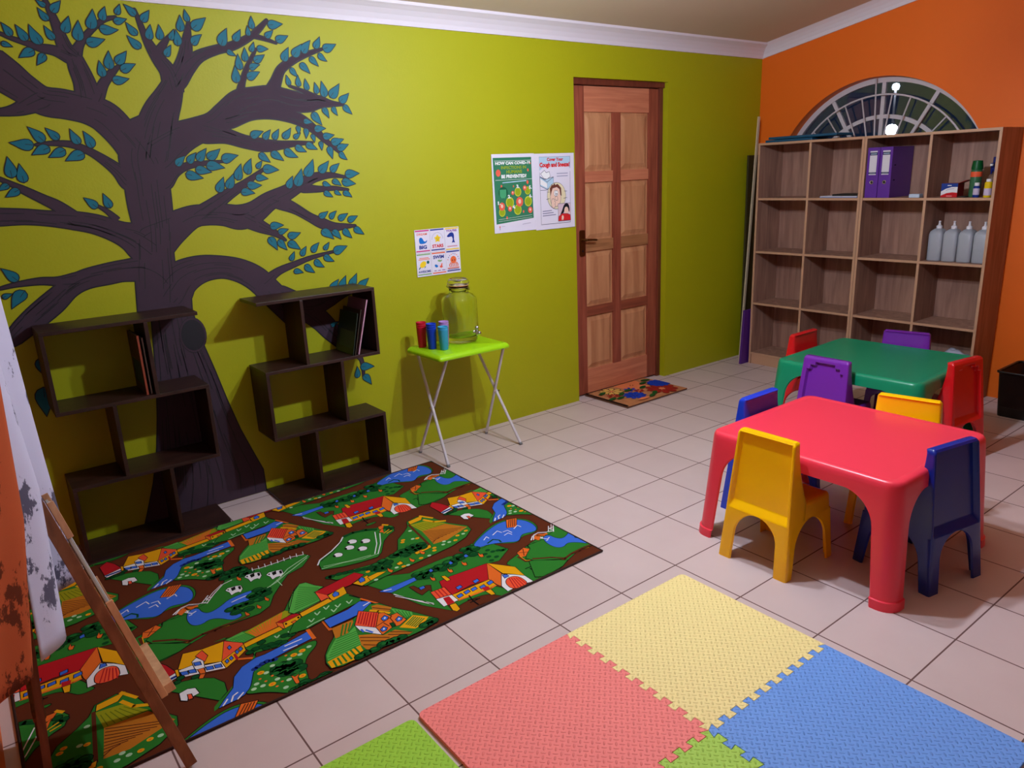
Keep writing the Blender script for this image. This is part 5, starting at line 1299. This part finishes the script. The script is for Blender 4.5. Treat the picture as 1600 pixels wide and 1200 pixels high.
# crumpled bag bottom right cube
bagm = mat('white_plastic_bag', (196, 196, 214), .35, var=.1, vscale=25)
bm = bmesh.new(); bmesh.ops.create_icosphere(bm, subdivisions=4, radius=1); rnd = random.Random(5)
from mathutils import noise
for v in bm.verts:
    p = v.co.copy(); d = 1+.35*noise.noise(p*1.7)+.22*abs(noise.noise(p*4.3))-.12*abs(noise.noise(p*9))
    v.co = Vector((p.x*.105*d, p.y*.14*d, max(-.095, p.z*.115*d)))
me = bpy.data.meshes.new('plastic_bag'); bm.to_mesh(me); bm.free(); me.materials.append(bagm)
for p in me.polygons: p.use_smooth = True
o = bpy.data.objects.new('plastic_bag', me); C.objects.link(o); o.location = (-.165, -1.64, .19); tag(o, 'crumpled white plastic bag in the bottom right cube behind the purple chair', 'plastic bag')
# boards leaning in the corner
def board(name, label, cat, y, x_b0, x_b1, x_t0, x_t1, h, t_, m):
    mb = MB(); P = [(x_b0, .0005), (x_b1, .0005), (x_t1, h), (x_t0, h)]; mb.prism(P, y-t_/2, y+t_/2, m, 'y'); return tag(mb.build(name, None, .001), label, cat)
board('pale_board', 'pale board standing upright between the oak bookcase and the green wall', 'board', -.10, -.275, -.25, -.165, -.14, 1.877, .008, mat('pale_board', (206, 190, 160), .6))
board('dark_board', 'dark flat board behind the pale board in the corner', 'board', -.03, -.165, -.03, -.17, -.03, 1.6, .016, mat('dark_board', (52, 48, 16), .6))
board('purple_board', 'short purple board leaning at the foot of the oak bookcase', 'board', -.19, -.385, -.06, -.36, -.06, .43, .02, mat('purple_board', (78, 26, 120), .5))

# ------------------------------------------------------------------ children's tables
def kid_table(label, loc, rz, col, hx_=.37, hy_=.395):
    m = mat('table_plastic_'+label.split()[0], col, .32, spec=.5)
    r = thing('kids_table', label, 'table', loc, rz, 'children\'s plastic tables')
    H_, R_ = .472, .055; SP = .085
    def per(ins, z, rad=R_, n=8):
        k = 1+SP*(1-z/H_); a, b_ = (hx_-ins)*k, (hy_-ins)*k
        return [(p[0], p[1], z) for p in rrect(-a, a, -b_, b_, max(.004, rad-ins), n)]
    mb = MB()
    loft(mb, [per(.006, .408), per(0, .408), per(0, .44), per(.001, .456), per(.005, .466), per(.012, .4705), per(.028, .472), per(.034, .4695), per(.04, .4688)], m, False, True)
    mb2 = MB(); loft(mb, [per(.006, .408), per(.007, .45), per(.012, .462)], m, False, True)
    eauto(mb.build('tabletop', r), .7)
    # legs: a curved shell round each corner that flares into the apron
    for sx_, sy_ in ((-1, -1), (1, -1), (1, 1), (-1, 1)):
        mb = MB(); rows = []; zs = [0, .012, .034, .036, .042, .1, .18, .25, .29, .31, .325, .34, .355, .368, .38, .39, .398, .404, .409]
        for z in zs:
            k = 1+SP*(1-z/H_); X_, Y_ = hx_*k, hy_*k; Rr = R_
            arm = .034-.012*(1-z/.41)
            if z > .29: arm += .12*(1-math.sqrt(max(0, 1-((z-.29)/.12)**2)))
            e = .007 if z <= .035 else 0
            pts = []; na = 5
            for i in range(na+1): pts.append((X_-Rr-arm*(1-i/na), Y_, ))
            pts = [(X_-Rr-arm*(1-i/na), Y_+e) for i in range(na)]
            pts += [(X_-Rr+(Rr+e)*math.sin(PI/2*i/8), Y_-Rr+(Rr+e)*math.cos(PI/2*i/8)) for i in range(9)]
            pts += [(X_+e, Y_-Rr-arm*((i+1)/na)) for i in range(na)]
            rows.append([(p[0]*sx_, p[1]*sy_, z) for p in pts])
        n = len(rows[0]); inn = []
        for rw in rows:
            c_ = Vector((hx_*sx_*.8, hy_*sy_*.8, rw[0][2])); q = []
            for p in rw:
                v = Vector(p); kx = .006
                q.append((p[0]-sx_*kx, p[1]-sy_*kx, p[2]))
            inn.append(q)
        vs = [p for rw in rows for p in rw]+[p for rw in inn for p in rw]; fs = []; o_ = len(rows)*n
        for i in range(len(rows)-1):
            for k in range(n-1):
                fs.append((i*n+k, i*n+k+1, (i+1)*n+k+1, (i+1)*n+k)); fs.append((o_+i*n+k, o_+(i+1)*n+k, o_+(i+1)*n+k+1, o_+i*n+k+1))
            fs.append((i*n, (i+1)*n, o_+(i+1)*n, o_+i*n)); fs.append((i*n+n-1, o_+i*n+n-1, o_+(i+1)*n+n-1, (i+1)*n+n-1))
        for k in range(n-1): fs.append((k, o_+k, o_+k+1, k+1))
        mb.mesh(vs, fs, m, True); eauto(mb.build('leg', r), .75)
    return r
kid_table('red plastic children\'s table nearest the foam mats', (-2.487, -2.2, 0), 0, (240, 58, 80))
kid_table('green plastic children\'s table in front of the oak bookcase', (-1.262, -1.70, 0), .03, (10, 142, 100), .375, .395)

# ------------------------------------------------------------------ children's chairs
CHM = {k: mat('chair_plastic_'+k, c, .25, spec=.5) for k, c in dict(yellow=(255, 198, 0), blue=(10, 38, 140), bright_blue=(22, 60, 200), purple=(122, 44, 170), red=(216, 22, 30)).items()}
def chair(label, loc, rz, col, cloud=True):
    m = CHM[col]; r = thing('kids_chair', label, 'chair', loc, rz, 'small plastic chairs round the two tables')
    ZT_, ZS = .54, .285
    def hw_(z): return .155-.030*z/ZT_
    def yr(z): return -.165+.058*z/ZT_
    def yf(z): return .165-.022*z/ZS
    TH = .006
    def arch(z, z0=.125, z1=.215):
        if z <= z0: return 0
        t = min(1, (z-z0)/(z1-z0)); return 1-math.sqrt(max(0, 1-t*t))
    zl = [0, .03, .06, .09, .12, .14, .16, .175, .188, .198, .206, .211, .214, .215]
    # legs
    for back in (True, False):
        for sx_ in (-1, 1):
            rows = []
            for z in zl:
                h = hw_(z); Y = yr(z) if back else yf(z); sg = 1 if back else -1
                D = yf(z)-yr(z); side = (.040+.012*z/.2); side += (D/2-side)*arch(z, .12, .215)
                bw = .052 if back else .03; bw += (h-bw)*arch(z, .125 if back else .17, .215)
                rc = .008
                pts = [(h-bw+(bw-rc)*i/4, Y) for i in range(5)] + [(h-rc+rc*math.sin(PI/4), Y+sg*(rc-rc*math.cos(PI/4)))] + [(h, Y+sg*(rc+(side-rc)*i/4)) for i in range(5)]
                rows.append([(p[0]*sx_, p[1], z) for p in pts])
            n = len(rows[0]); vs = [p for rw in rows for p in rw]; sg = 1 if back else -1
            vs += [(p[0]-sx_*TH, p[1]+sg*TH, p[2]) for rw in rows for p in rw]; o_ = len(rows)*n; fs = []
            for i in range(len(rows)-1):
                for k in range(n-1):
                    fs.append((i*n+k, i*n+k+1, (i+1)*n+k+1, (i+1)*n+k)); fs.append((o_+i*n+k, o_+(i+1)*n+k, o_+(i+1)*n+k+1, o_+i*n+k+1))
                fs.append((i*n, (i+1)*n, o_+(i+1)*n, o_+i*n)); fs.append((i*n+n-1, o_+i*n+n-1, o_+(i+1)*n+n-1, (i+1)*n+n-1))
            for k in range(n-1): fs.append((k, o_+k, o_+k+1, k+1))
            mb = MB(); mb.mesh(vs, fs, m, True); eauto(mb.build('leg', r), .7)
    # seat: skirt from the arches up to the rounded seat edge
    mb = MB()
    def sk(z, ins, rad=.016): return [(p[0], p[1], z) for p in rrect(-hw_(z)+ins+.0012, hw_(z)-ins-.0012, yr(z)+.03, yf(z)-ins, max(.003, rad-ins), 5)]
    loft(mb, [sk(.2149, .006), sk(.215, 0), sk(.262, 0), sk(.274, .002), sk(.281, .007), sk(.284, .014), sk(.2835, .03), sk(.279, .07), sk(.277, .11)], m, False, True)
    loft(mb, [sk(.2149, .006), sk(.268, .007), sk(.274, .012)], m, False, True)
    eauto(mb.build('seat', r), .8)
    # backrest: recessed rear face, side wings, smooth front face
    mb = MB(); zs = [.215+(.536-.215)*i/88 for i in range(89)]; NX = 84; rows = []
    def wing(z):
        t = max(0, min(1, (z-.285)/(ZT_-.285))); return .030+.075*(1-t)**1.7 if z > .285 else .105
    def rec(x, z):
        h = hw_(z)-.030
        if cloud:
            zt_ = .512
            d1 = min(h-abs(x), .470-z) if z < .47 or abs(x) > .078 else -1
            d2 = min(.080-abs(x), .494-z); d3 = min(.052-abs(x), zt_-z)
            d = max(d1, d2, d3)
        else: d = min(hw_(z)-.014-abs(x), .528-z)
        return .018*max(0, min(1, d/.005+.5))*max(0, min(1, (z-.217)/.03))
    for z in zs:
        h = hw_(z); Y = yr(z); w = wing(z); top = max(0, (z-.524)/.012); ir = .006*top**2; hh = h-ir*.6; Yb = Y+ir*.8
        pts = [(-hh, Yb+w*(1-i/5)) for i in range(5)] + [(-hh+.002, Yb+.002)]
        xs = [(-hh+.006)+(2*hh-.012)*i/NX for i in range(NX+1)]
        pts += [(x, Yb+rec(x, z)) for x in xs]
        pts += [(hh-.002, Yb+.002)] + [(hh, Yb+w*(i+1)/5) for i in range(5)]
        # front face back across
        fr = [(hh-.003, Yb+w+.004)] + [(hh-.010-(2*hh-.020)*i/8, Yb+w+.007) for i in range(9)] + [(-hh+.003, Yb+w+.004)]
        rows.append([(p[0], p[1], z) for p in pts+fr])
    n = len(rows[0]); vs = [p for rw in rows for p in rw]; fs = []
    for i in range(len(rows)-1):
        for k in range(n): fs.append((i*n+k, i*n+(k+1) % n, (i+1)*n+(k+1) % n, (i+1)*n+k))
    # rounded cap on top
    last = rows[-1]; ca = [Vector(p) for p in last]; cx_, cy_ = 0, sum(p.y for p in ca)/n
    lo = len(vs); Yt = yr(.536)
    for p in ca: vs.append((p.x*.965, (p.y-(Yt+.015))*.7+(Yt+.015), .5405))
    i = len(rows)-1
    for k in range(n): fs.append((i*n+k, i*n+(k+1) % n, lo+(k+1) % n, lo+k))
    fs.append(tuple(lo+k for k in range(n))); fs.append(tuple(range(n-1, -1, -1)))
    mb.mesh(vs, fs, m, True); eauto(mb.build('backrest', r), .75)
    return r
chair('yellow plastic chair with its back to the foam mats', (-2.812, -2.115, 0), -PI/2, 'yellow', False)
chair('dark blue plastic chair at the right front of the red table', (-2.497, -2.527, 0), -.19, 'blue', False)
chair('bright blue plastic chair at the left far side of the red table', (-2.46, -1.858, 0), PI, 'bright_blue', False)
chair('yellow plastic chair on the far side of the red table', (-2.158, -2.27, 0), PI/2+.2, 'yellow', False)
chair('red plastic chair at the left end of the green table', (-1.195, -1.30, 0), PI, 'red')
chair('purple plastic chair between the red and green tables', (-1.603, -1.655, 0), -PI/2, 'purple')
chair('purple plastic chair on the bookcase side of the green table', (-.895, -1.665, 0), PI/2+.22, 'purple')
chair('red plastic chair at the right end of the green table', (-1.25, -2.062, 0), -.15, 'red')

# ------------------------------------------------------------------ waste basket
BK = mat('smoky_black_plastic', (22, 14, 12), .25, alpha=.8); BKS = mat('black_plastic', (12, 10, 10), .3)
r = thing('waste_basket', 'black see-through waste basket on the floor by the orange wall', 'waste basket', (-.22, -2.16, 0))
mb = MB()
def wb(ins, z): return [(p[0], p[1], z) for p in rrect(-.165+ins, .165-ins, -.155+ins, .155-ins, .025, 5)]
loft(mb, [wb(.012, .062), wb(0, .275)], BK, False, False); loft(mb, [wb(.015, .062), wb(.003, .275)], BK, False, False); mb.build('wall', r)
mb = MB(); loft(mb, [wb(.016, 0), wb(.0155, .002), wb(.012, .062), wb(.015, .062), wb(.018, .006)], BKS, True, True); eauto(mb.build('base', r), .8)
mb = MB(); loft(mb, [wb(0, .268), wb(-.008, .272), wb(-.009, .281), wb(-.004, .284), wb(.005, .282), wb(.004, .27), wb(0, .268)], BKS, False, False); mb.build('rim', r)

# ------------------------------------------------------------------ curtain
def curtain_mat(name, base, spot, cover):
    m = bpy.data.materials.new(name); m.use_nodes = True; nt = m.node_tree; b = nt.nodes['Principled BSDF']
    tc = nt.nodes.new('ShaderNodeTexCoord'); mp = nt.nodes.new('ShaderNodeMapping'); mp.inputs['Scale'].default_value = (9, 9, 5); nt.links.new(tc.outputs['Object'], mp.inputs[0])
    n1 = nt.nodes.new('ShaderNodeTexNoise'); n1.inputs['Scale'].default_value = 1; n1.inputs['Detail'].default_value = 9; n1.inputs['Roughness'].default_value = .72; nt.links.new(mp.outputs[0], n1.inputs[0])
    r1 = nt.nodes.new('ShaderNodeValToRGB'); r1.color_ramp.interpolation = 'LINEAR'; r1.color_ramp.elements[0].position = cover; r1.color_ramp.elements[1].position = cover+.02
    r1.color_ramp.elements[0].color = lin(base)+(1,); r1.color_ramp.elements[1].color = lin(spot)+(1,)
    nt.links.new(n1.outputs[0], r1.inputs[0]); nt.links.new(r1.outputs[0], b.inputs['Base Color']); b.inputs['Roughness'].default_value = .85; b.inputs['Specular IOR Level'].default_value = .15
    wv = nt.nodes.new('ShaderNodeTexNoise'); wv.inputs['Scale'].default_value = 600; nt.links.new(tc.outputs['Object'], wv.inputs[0])
    bp = nt.nodes.new('ShaderNodeBump'); bp.inputs['Strength'].default_value = .3; bp.inputs['Distance'].default_value = .001; nt.links.new(wv.outputs[0], bp.inputs['Height']); nt.links.new(bp.outputs[0], b.inputs['Normal'])
    return m
CW = curtain_mat('curtain_white', (196, 190, 214), (88, 84, 104), .545); CW_LIT = curtain_mat('curtain_orange_lit', (178, 82, 46), (98, 42, 22), .53)  # second colour is the white cloth with orange light painted in
def drape(name, label, rows, m, solid=.0018):
    """rows: list of (z, [(x, y), ...])"""
    rows = [(z, catmull(P, 7)) for z, P in rows]; fine = []
    zs = sorted(set([r_[0] for r_ in rows])); Z = []
    for i in range(len(rows)-1):
        (z0, A), (z1, B_) = rows[i], rows[i+1]
        for k in range(10):
            t = k/10; fine.append([(a[0]*(1-t)+b_[0]*t, a[1]*(1-t)+b_[1]*t, z0*(1-t)+z1*t) for a, b_ in zip(A, B_)])
    fine.append([(a[0], a[1], rows[-1][0]) for a in rows[-1][1]])
    n = len(fine[0]); vs = [p for rw in fine for p in rw]; fs = [(i*n+k, i*n+k+1, (i+1)*n+k+1, (i+1)*n+k) for i in range(len(fine)-1) for k in range(n-1)]
    mb = MB(); mb.mesh(vs, fs, m, True); c_ = (sum(v[0] for v in vs)/len(vs), sum(v[1] for v in vs)/len(vs))
    mb.v = [(v[0]-c_[0], v[1]-c_[1], v[2]) for v in mb.v]
    o = mb.build(name); o.location = (c_[0], c_[1], 0); md = o.modifiers.new('t', 'SOLIDIFY'); md.thickness = solid
    return tag(o, label, 'curtain')
drape('curtain', 'white curtain with grey patches hanging on the left wall beside the dark shelf', [
 (2.25, [(-5.37, -1.15), (-5.30, -1.22), (-5.27, -1.3), (-5.32, -1.4), (-5.33, -1.5), (-5.28, -1.6), (-5.31, -1.68)]),
 (1.35, [(-5.37, -1.12), (-5.22, -1.20), (-5.168, -1.3), (-5.20, -1.38), (-5.245, -1.45), (-5.22, -1.56), (-5.205, -1.62), (-5.25, -1.68)][:7]),
 (.85, [(-5.37, -1.1), (-5.22, -1.19), (-5.152, -1.3), (-5.20, -1.38), (-5.25, -1.46), (-5.19, -1.60), (-5.25, -1.68)]),
 (.45, [(-5.37, -1.1), (-5.22, -1.18), (-5.136, -1.3), (-5.20, -1.36), (-5.26, -1.45), (-5.207, -1.62), (-5.27, -1.70)])], CW)
drape('orange_lit_curtain', 'patched curtain fold with orange light in its colour, in front of the white one at the left edge', [
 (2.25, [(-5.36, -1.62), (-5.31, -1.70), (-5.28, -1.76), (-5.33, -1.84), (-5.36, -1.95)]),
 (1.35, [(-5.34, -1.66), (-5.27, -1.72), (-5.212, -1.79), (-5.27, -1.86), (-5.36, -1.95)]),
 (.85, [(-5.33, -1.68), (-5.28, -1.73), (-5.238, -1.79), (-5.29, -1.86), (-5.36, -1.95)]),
 (.47, [(-5.36, -1.7), (-5.33, -1.74), (-5.292, -1.79), (-5.35, -1.84), (-5.39, -1.88)])], CW_LIT)
mb = MB(); mb.tube([(-5.33, -.9, 2.27), (-5.33, -2.6, 2.27)], .012, D_FR); mb.tube([(-5.41, -1.0, 2.27), (-5.33, -1.0, 2.27)], .008, D_FR); mb.tube([(-5.41, -2.5, 2.27), (-5.33, -2.5, 2.27)], .008, D_FR)
tag(mb.build('curtain_rod'), 'wooden curtain rod on the left wall', 'curtain rod')

# ------------------------------------------------------------------ easel
PINE_SHADE = wood('pine_shaded', (104, 56, 30), (140, 84, 52), .55, (10, 10, 1), 4)  # leg wood darkened: the shade on the easel is put into its colour
PINEL = wood('pine_light', (188, 136, 98), (214, 164, 122), .55, (10, 10, 1), 4)
r = thing('easel', 'wooden children\'s easel with a whiteboard seen edge on at the bottom left', 'easel', (-5.13, -1.45, 0)); T = local(r)
def leg(a, b_, m=PINE_SHADE, w=.022, h=.030, nm='leg'):
    mb = MB(); mb.bar(a, b_, w, h, m, upv=(1, 0, 0)); return mb.build(nm, r, .0015, T=T)
A0, B0 = Vector((-5.0, -1.743, .012)), Vector((-5.198, -1.493, .772)); A1, B1 = Vector((-5.0169, -1.44, .012)), Vector((-5.2001, -1.36, .75))
leg(A0, B0); leg(A1, B1)
leg((-5.318, -1.55, .008), (-5.262, -1.53, .73), w=.02, h=.02); leg((-5.318, -1.34, .008), (-5.262, -1.36, .73), w=.02, h=.02)
nv = Vector((.968, 0, .249))
def quad_board(t0, t1, o0, o1, s0, s1, m, nm, bev=.001):
    """slab on the easel face: t up the legs, o outward, s from the near leg (0) to the far leg (1)"""
    vs = [(A0.lerp(B0, t)).lerp(A1.lerp(B1, t), s_)+nv*o_ for t in (t0, t1) for o_ in (o0, o1) for s_ in (s0, s1)]
    mb = MB(); mb.mesh(vs, [(0,1,3,2),(4,6,7,5),(0,4,5,1),(2,3,7,6),(0,2,6,4),(1,5,7,3)], m); return mb.build(nm, r, bev, T=T)
quad_board(.28, .97, .0190, .026, .03, .97, mat('whiteboard', (190, 190, 184), .2), 'board')
quad_board(.29, .96, .0262, .029, .05, .95, flat((206, 206, 208), .15), 'board_face')
for s0, s1 in ((-.02, .028), (.972, 1.02)):
    quad_board(.25, .62, .0175, .036, s0, s1, PINEL, 'side_rail'); quad_board(.86, .99, .0175, .034, s0, s1, PINEL, 'top_clamp')
quad_board(.25, .28, .019, .06, .0, 1.0, PINEL, 'ledge')
leg((-5.2, -1.49, .755), (-5.203, -1.36, .74), w=.02, h=.03, nm='crossbar'); leg((-5.305, -1.54, .2), (-5.305, -1.34, .2), w=.012, h=.03, nm='crossbar')
